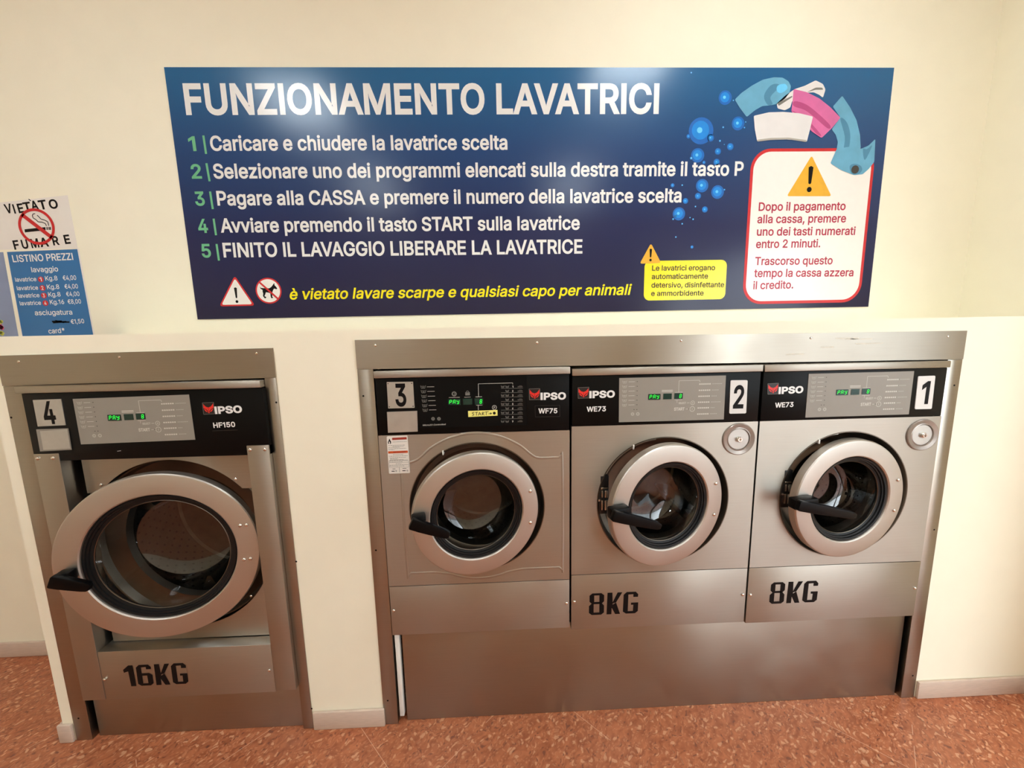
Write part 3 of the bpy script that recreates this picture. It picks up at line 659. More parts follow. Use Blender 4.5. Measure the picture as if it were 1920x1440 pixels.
# ------------------------------------------------------------------ steel surrounds
def surround(name, label, X0, X1, XL, XR, ZT, ZH, base, head_screws, hole_l, hole_r, bottomR=0.0):
    t = thing(name, label, 'metal surround', base, 'brushed steel surrounds')
    h = build('header', MB().prism([(X0, ZH[0]), (X1, ZH[1]), (X1, ZT[1]), (X0, ZT[0])], -0.005, -0.0005), 'steel_trim', t)
    if X0 > -1:
        sm = MB()
        for a, b, zc, hh in ((1.168, 1.250, 1.4525, .0045), (1.205, 1.300, 1.4490, .0028), (1.118, 1.165, 1.4235, .0030), (1.240, 1.340, 1.4330, .0030), (0.995, 1.060, 1.4020, .0030)):
            up = [(a+(b-a)*i/9, zc+hh*random.uniform(.35, 1)) for i in range(10)]; dn = [(a+(b-a)*i/9, zc-hh*random.uniform(.35, 1)) for i in range(10)]
            sm.flat(up+dn[::-1], -0.0054)
        flatpart('paint_smears', sm, 'smear', h, 'pale paint smears')
    for x, z in head_screws: build('screw', MB().dome(x, z, 0.0042, -0.005, 0.0022), 'steel_bright', h)
    for nm, a, b, holes in (('side_trim', X0, XL, hole_l), ('side_trim', XR, X1, hole_r)):
        zh = ZH[0] if a == X0 else ZH[1]
        m = MB().box(a, b, -0.0035, -0.0005, 0.001, zh-0.001, 0.0008)
        if a == X0: m.box(b-0.0025, b, -0.0004, 0.045, 0.001, zh-0.001)
        else: m.box(a, a+0.0025, -0.0004, 0.045, 0.001, zh-0.001)
        p = build(nm, m, 'steel_trim', t)
        d = MB()
        for x, z in holes: d.disc(x, z, 0.0034, -0.0039, 0, 16)
        flatpart('screw_holes', d, 'black_print', p)
    return t
surround('steel_surround', 'brushed steel surround framing the large washing machine numbered 4',
         -1.634, -0.752, -1.5765, -0.790, (1.4555, 1.4615), (1.3562, 1.3625), (-1.19, 0, 0),
         [(-1.5669, 1.4351), (-1.2469, 1.4427), (-0.8054, 1.4451)], [(-1.6277, 1.2499), (-1.6111, 0.0962)],
         [(-0.7592, 1.2780), (-0.7496, 0.6953), (-0.7507, 0.0879)])
surround('steel_surround', 'brushed steel surround framing the three small washing machines',
         -0.481, 1.640, -0.428, 1.586, (1.4822, 1.4702), (1.3840, 1.3700), (0.58, 0, 0),
         [(-0.4137, 1.4631), (0.1278, 1.4605), (0.6227, 1.4573), (1.0793, 1.4566), (1.5722, 1.4516)],
         [(-0.4668, 1.2925), (-0.4635, 0.7274), (-0.4616, 0.1063)], [(1.6224, 1.2769), (1.6245, 0.7255), (1.6224, 0.1012)])

# plinths under the machines
tag(build('plinth_panel', MB().box(-1.5625, -0.7935, 0.010, 0.022, 0.001, 0.186, 0.001), 'steel_trim'),
    'low steel plinth panel under the 16KG washing machine', 'plinth')
tag(build('plinth_panel', MB().box(-0.396, 1.5725, 0.010, 0.022, 0.001, 0.394, 0.001), 'steel_trim'),
    'long steel plinth panel under the three small machines', 'plinth')
tag(build('filler_strip', MB().box(-0.4215, -0.405, 0.004, 0.03, 0.026, 0.388, 0.001), 'white_strip'),
    'narrow white filler strip left of the long plinth panel', 'trim strip')

# ------------------------------------------------------------------ pieces of a machine
def badge(parent, q, word_l, word_r, wh, y):
    """dark square with a red pointed mask, then the white word"""
    b = MB()
    def P(u, v): return quad_uv(q, u, v)
    b.flat([P(0, 0), P(1, 0), P(1, 1), P(0, 1)], y, 0)
    w = 0.0011
    cs = [P(0, 0), P(1, 0), P(1, 1), P(0, 1)]
    for i in range(4): b.bar(*cs[i], *cs[(i+1) % 4], w, y-0.0003, 1)
    for s in (0, 1):
        def S(u, v): return P(1-u, v) if s else P(u, v)
        b.flat([S(.06, .08), S(.16, .22), S(.30, .36), S(.49, .42), S(.49, .62), S(.44, .74), S(.34, .62), S(.22, .54), S(.05, .46)], y-0.0003, 2)
        b.flat([S(.08, .52), S(.22, .60), S(.34, .72), S(.38, .82), S(.30, .80), S(.17, .70)], y-0.0003, 2)
        b.flat([S(.465, .66), S(.49, .66), S(.49, .94), S(.43, .86)], y-0.0003, 2)
    flatpart('brand_emblem', b, ['logo_dark', 'print_grey', 'logo_red'], parent, 'dark square emblem with red mask shape')
    t = MB(); text(t, 'IPSO', word_l, word_r, wh, y-0.0002, 0.075)
    flatpart('brand_lettering', t, 'white_print', parent, 'white extended capitals')

SEG = {'P': 'abefg', 'A': 'abcefg', 'Y': 'bcdfg', '8': 'abcdefg', ' ': ''}
def seven(mb, ch, x, z, w, h, y, s=0.12):
    """seven segment digit, x z = lower left, leaning a little"""
    def p(u, v): return (x+u*w+v*h*s, z+v*h)
    L = {'a': ((0, 1), (1, 1)), 'b': ((1, 1), (1, .5)), 'c': ((1, .5), (1, 0)), 'd': ((0, 0), (1, 0)), 'e': ((0, .5), (0, 0)), 'f': ((0, 1), (0, .5)), 'g': ((0, .5), (1, .5))}
    for k in SEG[ch]:
        a, b = L[k]; A = p(*a); B = p(*b)
        A2 = (lerp(A[0], B[0], .12), lerp(A[1], B[1], .12)); B2 = (lerp(A[0], B[0], .88), lerp(A[1], B[1], .88))
        mb.bar(*A2, *B2, h*0.13, y)

def displays(parent, boxes, y):
    """three windows; boxes = (x0, x1, z0, z1)"""
    d = MB(); g = MB()
    for i, (x0, x1, z0, z1) in enumerate(boxes):
        d.box(x0, x1, y, y+0.001, z0, z1)
        h = (z1-z0)*0.62; zz = z0+(z1-z0)*0.19
        if i == 0:
            w = (x1-x0)*0.16
            for k, ch in enumerate('PAY'): seven(g, ch, x0+(x1-x0)*(0.10+0.29*k), zz, w, h, y-0.0003)
        elif i == 2:
            seven(g, '8', x0+(x1-x0)*0.60, zz, (x1-x0)*0.20, h, y-0.0003)
    build('display', d, 'display', parent, 'dark green display windows')
    flatpart('display_digits', g, 'led', parent, 'glowing green digits')

def overlay_grey(parent, q, y):
    """grey membrane with washing symbols, program list, SELECT and START"""
    def P(u, v): return quad_uv(q, u, v)
    m = MB().prism([P(0, 0), P(1, 0), P(1, 1), P(0, 1)], y, y+0.0012)
    build('program_overlay', m, 'overlay', parent, 'grey membrane with pale printing')
    y -= 0.0003
    W = q[1][0]-q[0][0]
    p = MB()
    for k in range(6):
        v = 0.09+0.104*k
        a = P(.03, v-.030); b = P(.038, v+.028); c = P(.064, v+.028); d = P(.072, v-.030); mid = P(.051, v)
        for A, B in ((a, b), (b, c), (c, d)): p.bar(*A, *B, W*.0045, y, 1)
        p.disc(*mid, W*.006, y, 1, 10); p.bar(*P(.036, v-.01), *P(.066, v-.012), W*.004, y, 1)
        p.bar(*P(.088, v), *P(.145, v), W*.0038, y, 0)
        p.disc(*P(.168, v), W*.0042, y, 2, 10)
    for u in (.142, .168): p.disc(*P(u, .72), W*.0042, y, 2, 10)
    p.disc(*P(.128, .82), W*.017, y, 1, 8, W*.006); p.disc(*P(.178, .82), W*.017, y, 1, 16, W*.007)
    for vv in (.30, .33): p.bar(*P(.40, vv), *P(.503, vv), W*.006, y, 0)
    p.bar(*P(.559, .35), *P(.559, .093), W*.0035, y, 0); p.bar(*P(.559, .093), *P(.752, .093), W*.0035, y, 0); p.bar(*P(.752, .093), *P(.758, .135), W*.0035, y, 0)
    p.bar(*P(.525, .35), *P(.595, .35), W*.0035, y, 0); p.bar(*P(.525, .525), *P(.595, .525), W*.0035, y, 0)
    p.bar(*P(.547, .525), *P(.547, .59), W*.003, y, 0)
    text(p, 'SELECT', P(.562, .618), P(.632, .618), W*.017, y, 0.03, 0); p.bar(*P(.64, .597), *P(.665, .597), W*.0035, y, 0)
    p.disc(*P(.695, .60), W*.020, y, 0, 24, W*.0165); p.disc(*P(.695, .60), W*.006, y, 0, 12, W*.003)
    text(p, 'START', P(.520, .765), P(.620, .765), W*.027, y, 0.05, 0); p.bar(*P(.632, .737), *P(.652, .737), W*.0035, y, 0); p.disc(*P(.662, .737), W*.004, y, 2, 10)
    p.disc(*P(.693, .74), W*.025, y, 0, 28, W*.021); p.bar(*P(.693, .715), *P(.693, .765), W*.003, y, 0)
    for i, (v, e) in enumerate(((.18, .975), (.32, .94), (.455, .92), (.59, .965), (.72, .915), (.86, .94))):
        u = .748-.012*v
        for k in range(6): p.bar(*P(u+.004+k*.019, v), *P(u+.018+k*.019, v), W*.012, y, 0)
        s = u+.128
        while s < e-.008:
            p.bar(*P(s, v), *P(s+.010, v), W*.007, y, 1); s += .0135
    flatpart('panel_print', p, ['print_light', 'print_faint', 'print_dark'], parent)
    def bx(u0, u1, v0, v1):
        a = P(u0, v1); b = P(u1, v0); return (a[0], b[0], a[1], b[1])
    displays(parent, [bx(.273, .388, .376, .505), bx(.414, .494, .374, .503), bx(.518, .598, .370, .500)], y-0.0008)

def kg_letters(mb, s, x, z, h, y):
    """heavy squared stencil capitals: pieces of a character in a unit cell of height 1"""
    for ch in s:
        if ch == '8':
            w = .64; o = [(.12, 0), (.52, 0), (.64, .10), (.64, .42), (.55, .53), (.64, .62), (.64, .90), (.52, 1), (.14, 1), (.02, .90), (.02, .62), (.11, .53), (0, .42), (0, .10)]
            for poly in ([o[0], o[1], (.44, .11), (.20, .11)], [o[1], o[2], o[3], o[4], (.44, .50), (.44, .11)], [o[4], o[5], o[6], o[7], (.44, .90), (.44, .60), (.44, .50)],
                         [o[7], o[8], (.22, .90), (.44, .90)], [o[8], o[9], o[10], o[11], (.22, .60), (.22, .90)], [o[11], o[12], o[13], o[0], (.20, .11), (.20, .50)], [o[11], (.20, .50), (.44, .50), o[4], (.44, .60), (.22, .60)]):
                mb.flat([(x+a*h, z+b*h) for a, b in poly], y)
            x += (w+.11)*h
        elif ch == 'K':
            for poly in ([(0, 0), (.21, 0), (.22, .30), (.26, .44), (.26, .52), (.24, 1), (.03, 1)], [(.22, .30), (.37, 0), (.58, 0), (.40, .54), (.26, .44)], [(.24, .50), (.40, .54), (.66, 1), (.46, 1), (.25, .54)]):
                mb.flat([(x+a*h, z+b*h) for a, b in poly], y)
            x += .70*h
        elif ch == 'G':
            for poly in ([(.13, 0), (.52, 0), (.64, .10), (.43, .11), (.21, .11), (0, .10)], [(0, .10), (.21, .11), (.22, .88), (.02, .88)], [(.02, .88), (.22, .88), (.43, .89), (.64, .88), (.53, 1), (.15, 1)],
                         [(.43, .89), (.43, .76), (.63, .76), (.64, .88)], [(.43, .11), (.64, .10), (.65, .50), (.34, .50), (.34, .40), (.44, .40)]):
                mb.flat([(x+a*h, z+b*h) for a, b in poly], y)
            x += .75*h
        elif ch == '1':
            mb.flat([(x+a*h, z+b*h) for a, b in ((.22, 0), (.43, 0), (.42, 1), (.24, 1), (.0, .80), (.02, .66), (.20, .72))], y)
            x += .52*h
        elif ch == '6':
            for poly in ([(.13, 0), (.52, 0), (.64, .10), (.43, .11), (.21, .11), (0, .10)], [(0, .10), (.21, .11), (.22, .88), (.02, .88)], [(.02, .88), (.22, .88), (.43, .89), (.64, .88), (.53, 1), (.15, 1)],
                         [(.43, .89), (.43, .78), (.63, .78), (.64, .88)], [(.43, .11), (.64, .10), (.65, .50), (.52, .60), (.22, .60), (.22, .48), (.43, .48)]):
                mb.flat([(x+a*h, z+b*h) for a, b in poly], y)
            x += .75*h

def door(parent, cx, cy, cz, r1, r2, th, hang, screws, big=False, label=None):
    """round door swung a little open on its right hand hinge; local x right, z up, -y to the room"""
    m = MB()
    t = 0.030
    m.revolve(0, 0, [(r2, .022), (r2, .008), (r2+.0015, .003), (r2+.005, 0), (r1-.009, 0), (r1-.004, .0012), (r1-.001, .005), (r1, .010), (r1, t), (r1-.012, t+.004), (r2+.012, t+.006), (r2, t), (r2, .022)], 128)
    d = build('door', m, 'steel_door', parent, label, local=True)
    d.location = Vector((cx, cy, cz))-ORG[parent.name]; d.rotation_euler = (0, 0, th)
    k = r2/0.1575
    gt = (.021 if not big else .0175)*k
    g = MB().revolve(0, 0, [(r2-.0005, .010), (r2-gt*.15, .006), (r2-gt*.38, .007), (r2-gt*.42, .012), (r2-gt*.64, .013), (r2-gt*.68, .018), (r2-gt*.98, .020), (r2-gt, .030), (r2-.004, .040)], 96)
    build('gasket', g, 'rubber', d, local=True)
    rg = r2-gt*.99
    gl = MB().revolve(0, 0, [(rg, .022), (rg-.003*k, .030), (rg-.012*k, .062*k), (rg-.020*k, .092*k), (rg-.030*k, .108*k), (rg-.045*k, .115*k), (rg-.075*k, .119*k), (0.0, .121*k)], 96)
    build('glass_bowl', gl, 'glass', d, local=True)
    rim = MB().revolve(0, 0, [(rg, .0205), (rg-.001*k, .0195), (rg-.0025*k, .0205), (rg-.0025*k, .024), (rg, .024), (rg, .0205)], 96)
    build('glass_rim', rim, 'dark_steel', d, local=True)
    for x, z in screws: build('screw', MB().dome(x, z, 0.0066, 0.0, 0.0055), 'steel_bright', d, local=True)
    # handle: a foot on the ring and a lever that reaches in front of the gasket
    (x0, z0), (x1, z1) = hang
    h = MB()
    L = math.hypot(x1-x0, z1-z0); ux, uz = (x1-x0)/L, (z1-z0)/L
    prof = [(-.004, .40), (.02, .50), (.25, .50), (.5, .46), (.8, .40), (.94, .34), (1.0, .20)]
    w = 0.036 if not big else 0.040
    top = []; bot = []
    for s_, hw in prof:
        top.append((x0+ux*L*s_-uz*w*hw, z0+uz*L*s_+ux*w*hw)); bot.append((x0+ux*L*s_+uz*w*hw, z0+uz*L*s_-ux*w*hw))
    poly = bot+top[::-1]
    bm = bmesh.new()
    fv = [bm.verts.new((x, -0.052, z)) for x, z in poly]; bk = [bm.verts.new((x, -0.034, z)) for x, z in poly]
    n = len(poly)
    bm.faces.new(fv); bm.faces.new(bk[::-1])
    for i in range(n): bm.faces.new((fv[i], bk[i], bk[(i+1) % n], fv[(i+1) % n]))
    bmesh.ops.recalc_face_normals(bm, faces=list(bm.faces))
    bmesh.ops.bevel(bm, geom=[e for e in bm.edges], offset=0.003, segments=2, affect='EDGES', profile=0.6)
    h._bm(bm)
    fx1 = x0+ux*L*(.40 if not big else .42)
    h.box(x0+.002, fx1, -0.036, -0.001, z0+uz*L*.18-w*.40, z0+w*.36, 0.006)
    build('handle', h, 'handle', d, 'black plastic lever handle', local=True)
    c = MB().box(x0+.012, x0+.034, -0.012, -0.0005, z0-w*.80, z0-w*.40, 0.003)
    build('handle_catch', c, 'steel_bright', d, local=True)
    return d

def drum(parent, cx, cz, r, y0, y1, lift0):
    m = MB().revolve(cx, cz, [(r, y0), (r, y1), (r*.96, y1+.006), (r*.3, y1+.012), (0.0, y1+.012)], 64)
    d = build('drum', m, 'drum', parent, 'perforated steel drum')
    for k in range(3):
        a = math.radians(lift0+120*k); l = MB()
        ca, sa = math.cos(a), math.sin(a)
        pts = []
        for yy in (y0+.02, y1-.005):
            for rr, tt in ((r*.99, -.16), (r*.70, -.03), (r*.70, .03), (r*.99, .16)):
                pts.append((cx+rr*math.cos(a+tt), yy, cz+rr*math.sin(a+tt)))
        l.add(pts, [(0, 1, 2, 3), (7, 6, 5, 4), (0, 4, 5, 1), (1, 5, 6, 2), (2, 6, 7, 3), (3, 7, 4, 0)])
        build('drum_lifter', l, 'drum', d)
    hol = MB()
    for row in range(9):
        yy = y0+.03+row*(y1-y0-.05)/8
        for k in range(44):
            a = 2*PI*(k+.5*(row % 2))/44; rr = r*.997
            dx, dz = -math.sin(a), math.cos(a); s = r*.018
            c0 = (cx+rr*math.cos(a), yy, cz+rr*math.sin(a))
            hol.add([(c0[0]+dx*s*math.cos(q), yy+s*math.sin(q), c0[2]+dz*s*math.cos(q)) for q in [2*PI*i/6 for i in range(6)]], [tuple(range(6))])
    flatpart('drum_holes', hol, 'black_print', d)
    return d

def bezel(parent, cx, cz, r, yf, depth, rin):
    m = MB().revolve(cx, cz, [(r+.002, yf+.002), (r+.001, yf-.0015), (r-.002, yf-.0015), (r-.004, yf+.003), (r-.012, yf+.028), (r-.030, yf+.040), (rin+.010, yf+.044), (rin, yf+.050), (rin-.006, yf+depth)], 128)
    return build('door_bezel', m, 'dark_steel', parent, 'dark recessed ring behind the door')

# ------------------------------------------------------------------ the three small machines
YF = -0.015
def small_machine(num, X0, X1, dp, label, lid, black, front, base, model):
    """lid, black, front, base = (z0, z1); dp = door pose"""
    cx = (X0+X1)/2
    t = thing('washing_machine', label, 'washing machine', (cx, 0.0, base[0]), 'small washing machines')
    build('cabinet', MB().box(X0+.004, X1-.004, 0.375, 0.40, base[0]+.022, lid[0]).box(X0+.004, X0+.007, 0.010, 0.375, base[0]+.022, lid[0]).box(X1-.007, X1-.004, 0.010, 0.375, base[0]+.022, lid[0]), 'cavity', t, 'dark cabinet sides')
    build('lid', MB().box(X0, X1, YF-.006, 0.35, lid[0], lid[1], 0.0025), 'steel', t)
    cp = build('control_panel', MB().box(X0+.002, X1-.003, YF+.001, 0.02, black[0], black[1], 0.001), 'black_panel', t, 'black control panel')
    bz, bc = 0.882, cx
    fp = build('front_panel', MB().plate_hole(X0, X1-.0015, front[0], front[1], bc, bz, 0.239, YF, YF+.0025), 'steel', t)
    edge = MB().box(X0, X0+.002, YF+.0026, 0.009, front[0], front[1]).box(X1-.0035, X1-.0015, YF+.0026, 0.009, front[0], front[1])
    build('panel_return', edge, 'steel', fp)
    bp = build('base_panel', MB().box(X0, X1-.0015, YF, 0.008, base[0], base[1], 0.0012), 'steel', t)
    for x in (X0+.011, X1-.013): build('screw', MB().dome(x, base[0]+(base[1]-base[0])*.52, 0.0058, YF, 0.0048), 'steel_bright', bp)
    bzl = bezel(t, bc, bz, 0.239, YF, 0.075, 0.172)
    cl = MB().box(bc-.115, bc-.110, YF-.004, YF+.03, bz+.198, bz+.214, .001)
    build('bezel_clip', cl, 'white_strip', bzl)
    if num != 3:
        pts = [(bc+.226*math.cos(math.radians(a)), YF+.022, bz+.226*math.sin(math.radians(a))) for a in range(96, 160, 3)]
        build('bezel_trim', MB().tube(pts, .0022, 8), 'steel', bzl, 'thin bright line around the upper left of the recess')
    drum(t, bc, bz, 0.205, 0.062, 0.34, {1: 20, 2: 205, 3: 95}[num])
    r1, r2, th = dp['r1'], dp['r2'], math.radians(dp['th'])
    dcx, dcy = dp['hx']-r1*math.cos(th), -.022-r1*math.sin(th)
    d = door(t, dcx, dcy, dp['cz'], r1, r2, th, dp['handle'], [(.188, .062), (.187, -.055)], label='satin steel door ring standing slightly open')
    return t, cp, fp, bp, bzl

Y_CP = YF+.001-.0005
def number_plate(parent, q, digit, matname, rx, y, hfrac=.70, wfrac=.46, corner=None):
    def P(u, v): return quad_uv(q, u, v)
    pl = [P(0, 0), P(1, 0), P(1, 1), P(0, 1)]
    m = MB().prism(soft_poly(pl, rx), y-.0015, y+.0005)
    build('number_plate', m, matname, parent, 'plate with the number '+digit)
    t = MB(); h = (q[0][1]-q[3][1])*hfrac
    a = P(.5-wfrac/2, .5+hfrac/2); b = P(.5+wfrac/2, .5+hfrac/2)
    text(t, digit, a, b, h, y-.0019, 0.045)
    if corner:
        for u in (.05, .95):
            for v in (.06, .94): t.disc(*P(u, v), .0018, y-.0019, 0, 10)
    flatpart('number_digit', t, 'black_print', parent)

# --- machine 3
H3 = dict(hx=0.1267, cz=0.8819, r1=0.2198, r2=0.1585, th=13.00, handle=((-0.2203, 0.0278), (-0.1020, -0.0312)))
t3, cp3, fp3, bp3, bz3 = small_machine(3, -0.4225, 0.2385, H3, 'stainless steel washing machine numbered 3 with a white warning sticker and yellow tape label',
    (1.3535, 1.3775), (1.157, 1.351), (0.591, 1.1555), (0.393, 0.5885), 'WF75')
number_plate(cp3, [(-0.3816, 1.3398), (-0.2939, 1.3387), (-0.2935, 1.2492), (-0.3822, 1.2495)], '3', 'alu_plate', .001, Y_CP, .80, .42, True)
build('blank_plate', MB().prism([(-0.3865, 1.2376), (-0.2849, 1.2387), (-0.2870, 1.1667), (-0.3876, 1.1655)], Y_CP-.004, Y_CP), 'alu_plate', cp3, 'plain metal plate below the number')
badge(cp3, [(0.0977, 1.3044), (0.1348, 1.3046), (0.1357, 1.2662), (0.0983, 1.2665)], (0.1368, 1.2664), (0.2245, 1.2658), .0222, Y_CP)
mm = MB(); text(mm, 'WF75', (0.1287, 1.2184), (0.1943, 1.2175), .0165, Y_CP-.0003, .045)
q = [(0.1171, 1.2449), (0.2027, 1.2445), (0.2031, 1.2051), (0.1184, 1.2055)]
for i in range(4): mm.bar(*q[i], *q[(i+1) % 4], .0008, Y_CP-.0003, 1)
flatpart('model_lettering', mm, ['white_print', 'print_dark'], cp3)
build('program_overlay', MB().prism([(-0.2777, 1.3506), (0.0893, 1.3526), (0.0894, 1.1781), (-0.2799, 1.1774)], Y_CP-.0008, Y_CP), 'overlay_dark', cp3)
p = MB(); yy = Y_CP-.0012
for k, py in enumerate((725.5, 734, 743, 751.5, 760.3, 768.8)):
    dx = k*.8
    pts = [UPL(788.5+dx, py-2.6), UPL(790+dx, py+2.8), UPL(796.4+dx, py+2.6), UPL(797.8+dx, py-2.8)]
    for i in range(3): p.bar(*pts[i], *pts[i+1], .0014, yy, 1)
    p.bar(*UPL(790+dx, py-1), *UPL(796+dx, py-1.2), .0016, yy, 1); p.bar(*UPL(791.5+dx, py+1.2), *UPL(795+dx, py+1), .002, yy, 1)
    p.bar(*UPL(800.3+dx, py), *UPL(814+dx, py-.3), .0012, yy, 0)
for px_ in (811.9, 823):
    p.disc(*UPL(px_, 785.3), .0062, yy, 1, 16, .0022); p.bar(*UPL(px_-3, 785.3), *UPL(px_+3, 785.3), .0015, yy, 1)
text(p, 'Micro20 Controlled', UPL(792.6, 798.8), UPL(835.2, 797), .0052, yy, .01, 0, .25)
for a, b, py in ((841.5, 862, 745.4), (870.5, 882.5, 744.9), (891.6, 903.7, 744.3), (893, 904.3, 760)): p.bar(*UPL(a, py), *UPL(b, py-.4), .0013, yy, 0)
p.disc(*UPL(851.5, 738.6), .0085, yy, 1, 20, .0045); p.disc(*UPL(853, 738.8), .0035, yy, 1, 14, .002)
p.flat([UPL(872.5, 741.5), UPL(881, 741.2), UPL(880.8, 735.4), UPL(872.3, 735.6)], yy, 1); p.disc(*UPL(876.6, 735.3), .0050, yy, 1, 16, .0032)
p.bar(*UPL(897.3, 743.5), *UPL(896.8, 719.6), .0013, yy, 0); p.bar(*UPL(896.8, 719.8), *UPL(961.5, 718), .0013, yy, 0); p.bar(*UPL(961.3, 718), *UPL(961.4, 721), .0013, yy, 0)
p.bar(*UPL(896.6, 760), *UPL(896.8, 769), .0013, yy, 0)
p.disc(*UPL(927, 764.1), .0080, yy, 0, 24, .0066); text(p, 'P', UPL(925.8, 766), UPL(928.4, 766), .0068, yy, .02, 0)
for k in range(9):
    py = 724.8+k*8.15; n = str(k+1)
    if k < 8: p.bar(*UPL(939.5, py+3.6), *UPL(980.5, py+2.9), .0010, yy, 1)
    text(p, n, UPL(960.2, py+2), UPL(962.6, py+2), .0064, yy, .03, 0)
    for bx_ in ((942.5, 951) if k % 2 == 0 else (951,)):
        pts = [UPL(bx_-3, py-1.8), UPL(bx_-2, py+2), UPL(bx_+2, py+1.9), UPL(bx_+3, py-1.9)]
        for i in range(3): p.bar(*pts[i], *pts[i+1], .0013, yy, 1)
        p.bar(*UPL(bx_-2, py), *UPL(bx_+2, py), .0018, yy, 1)
    p.flat([UPL(970, py+1.8), UPL(980, py+1.6), UPL(978.5, py-2), UPL(974, py-2.2)], yy, 2); p.bar(*UPL(970.5, py), *UPL(980, py-.2), .001, yy, 1)
flatpart('panel_print', p, ['print_light', 'print_grey', 'print_dark'], cp3)
def UB(a, b, c, d_):
    A = UPL(a, d_); B = UPL(b, c); return (A[0], B[0], A[1], B[1])
displays(cp3, [UB(840.3, 863.6, 747.8, 759.6), UB(868.6, 885, 747.2, 759), UB(890.2, 905.8, 746.8, 759)], Y_CP-.0018)
q = [(-0.1127, 1.2332), (-0.0120, 1.2342), (-0.0120, 1.2144), (-0.1125, 1.2123)]
build('tape_label', MB().prism(q, Y_CP-.0018, Y_CP-.0009), 'yellow_tape', cp3, 'yellow tape label with START written by hand')
w = MB(); y2 = Y_CP-.0022
def Q(u, v): return quad_uv(q, u, v)
for stroke in ([(.21, .25), (.15, .28), (.14, .45), (.19, .52), (.19, .72), (.13, .80)], [(.24, .28), (.34, .24)], [(.29, .27), (.28, .80)], [(.34, .82), (.39, .26), (.44, .80)], [(.36, .60), (.43, .58)],
               [(.48, .80), (.48, .28), (.54, .32), (.53, .48), (.48, .52), (.55, .82)], [(.56, .27), (.70, .22)], [(.62, .27), (.61, .80)], [(.69, .62), (.79, .56)], [(.74, .40), (.80, .56), (.75, .74)]):
    for a, b in zip(stroke[:-1], stroke[1:]): w.bar(*Q(*a), *Q(*b), .0017, y2)
w.disc(*Q(.89, .53), .0050, y2, 0, 18)
flatpart('handwriting', w, 'black_print', cp3)
# warning sticker
q = [(-0.3939, 1.1520), (-0.3232, 1.1534), (-0.3216, 1.0187), (-0.3942, 1.0188)]
build('warning_sticker', MB().prism(soft_poly(q, .004), YF-.0018, YF-.0001), 'sticker', fp3, 'white warning sticker with orange bands')
s = MB(); y2 = YF-.0021
def Q2(u, v): return quad_uv(q, u, v)
s.flat([Q2(.26, .04), Q2(.96, .04), Q2(.96, .10), Q2(.26, .10)], y2, 1); s.flat([Q2(.03, .395), Q2(.97, .395), Q2(.97, .455), Q2(.03, .455)], y2, 2)
for k in range(8): s.flat([Q2(.36+k*.06, .055), Q2(.40+k*.06, .055), Q2(.40+k*.06, .088), Q2(.36+k*.06, .088)], y2-.0002, 1)
for k in range(8): s.flat([Q2(.28+k*.075, .408), Q2(.335+k*.075, .408), Q2(.335+k*.075, .442), Q2(.28+k*.075, .442)], y2-.0002, 1)
s.flat(smooth_poly([Q2(.13, .06), Q2(.17, .11), Q2(.20, .15), Q2(.17, .20), Q2(.12, .19), Q2(.07, .20), Q2(.05, .15), Q2(.09, .11)]), y2, 0)
s.flat(smooth_poly([Q2(.12, .13), Q2(.15, .17), Q2(.12, .198), Q2(.09, .17)]), y2-.0002, 3)
for v, u0, u1 in ((.155, .28, .95), (.245, .05, .85), (.275, .25, .80), (.300, .05, .60), (.33, .05, .90), (.36, .05, .33), (.49, .25, .75), (.53, .05, .95), (.57, .08, .85), (.60, .10, .48), (.625, .10, .75), (.645, .05, .95), (.685, .05, .70), (.735, .35, .62), (.77, .05, .95), (.80, .05, .75)):
    u = u0
    while u < u1: 
        l = random.uniform(.04, .11); s.bar(*Q2(u, v), *Q2(min(u1, u+l), v), .0013, y2, 4); u += l+.018
for v in (.655, .835, .705): s.bar(*Q2(.04, v), *Q2(.97, v), .0007, y2, 4)
s.bar(*Q2(.51, .835), *Q2(.51, .97), .0010, y2, 0); s.bar(*Q2(.04, .66), *Q2(.04, .83), .0007, y2, 4); s.bar(*Q2(.97, .66), *Q2(.97, .83), .0007, y2, 4)
for u0, u1, v in ((.18, .32, .873), (.13, .28, .935), (.66, .84, .868), (.64, .80, .93)): s.bar(*Q2(u0, v), *Q2(u1, v), .0026 if v > .9 else .0016, y2, 0)
for u in (.35, .88): s.disc(*Q2(u, .93), .0028, y2, 4, 12, .0014)
flatpart('sticker_print', s, ['black_print', 'rust_print', 'orange_print', 'sticker', 'print_grey'], fp3)
# pressed bead that frames the door of machine 3
b = MB(); pts = []
x0, x1, z0, z1 = -.352, .211, .640, 1.058
c0, r0 = (-.092, .882), .272
def arc(a0, a1, n=14): return [(c0[0]+r0*math.cos(math.radians(a0+(a1-a0)*i/n)), c0[1]+r0*math.sin(math.radians(a0+(a1-a0)*i/n))) for i in range(n+1)]
path = [(x0+.012, z1), (-.315, z1), (-.288, z1+.012)]+arc(127, 53)+[(.104, z1+.012), (.131, z1), (x1-.012, z1), (x1, z1-.012), (x1, z0+.012), (x1-.012, z0), (.085, z0), (.050, z0-.003)]+arc(-68, -112)+[(-.234, z0-.003), (-.268, z0), (x0+.012, z0), (x0, z0+.012), (x0, z1-.012)]
path = smooth_poly(path, 3)
b.tube([(x, YF+.0078, z) for x, z in path], .0090, 20, 0, True)
build('pressed_bead', b, 'steel', fp3)

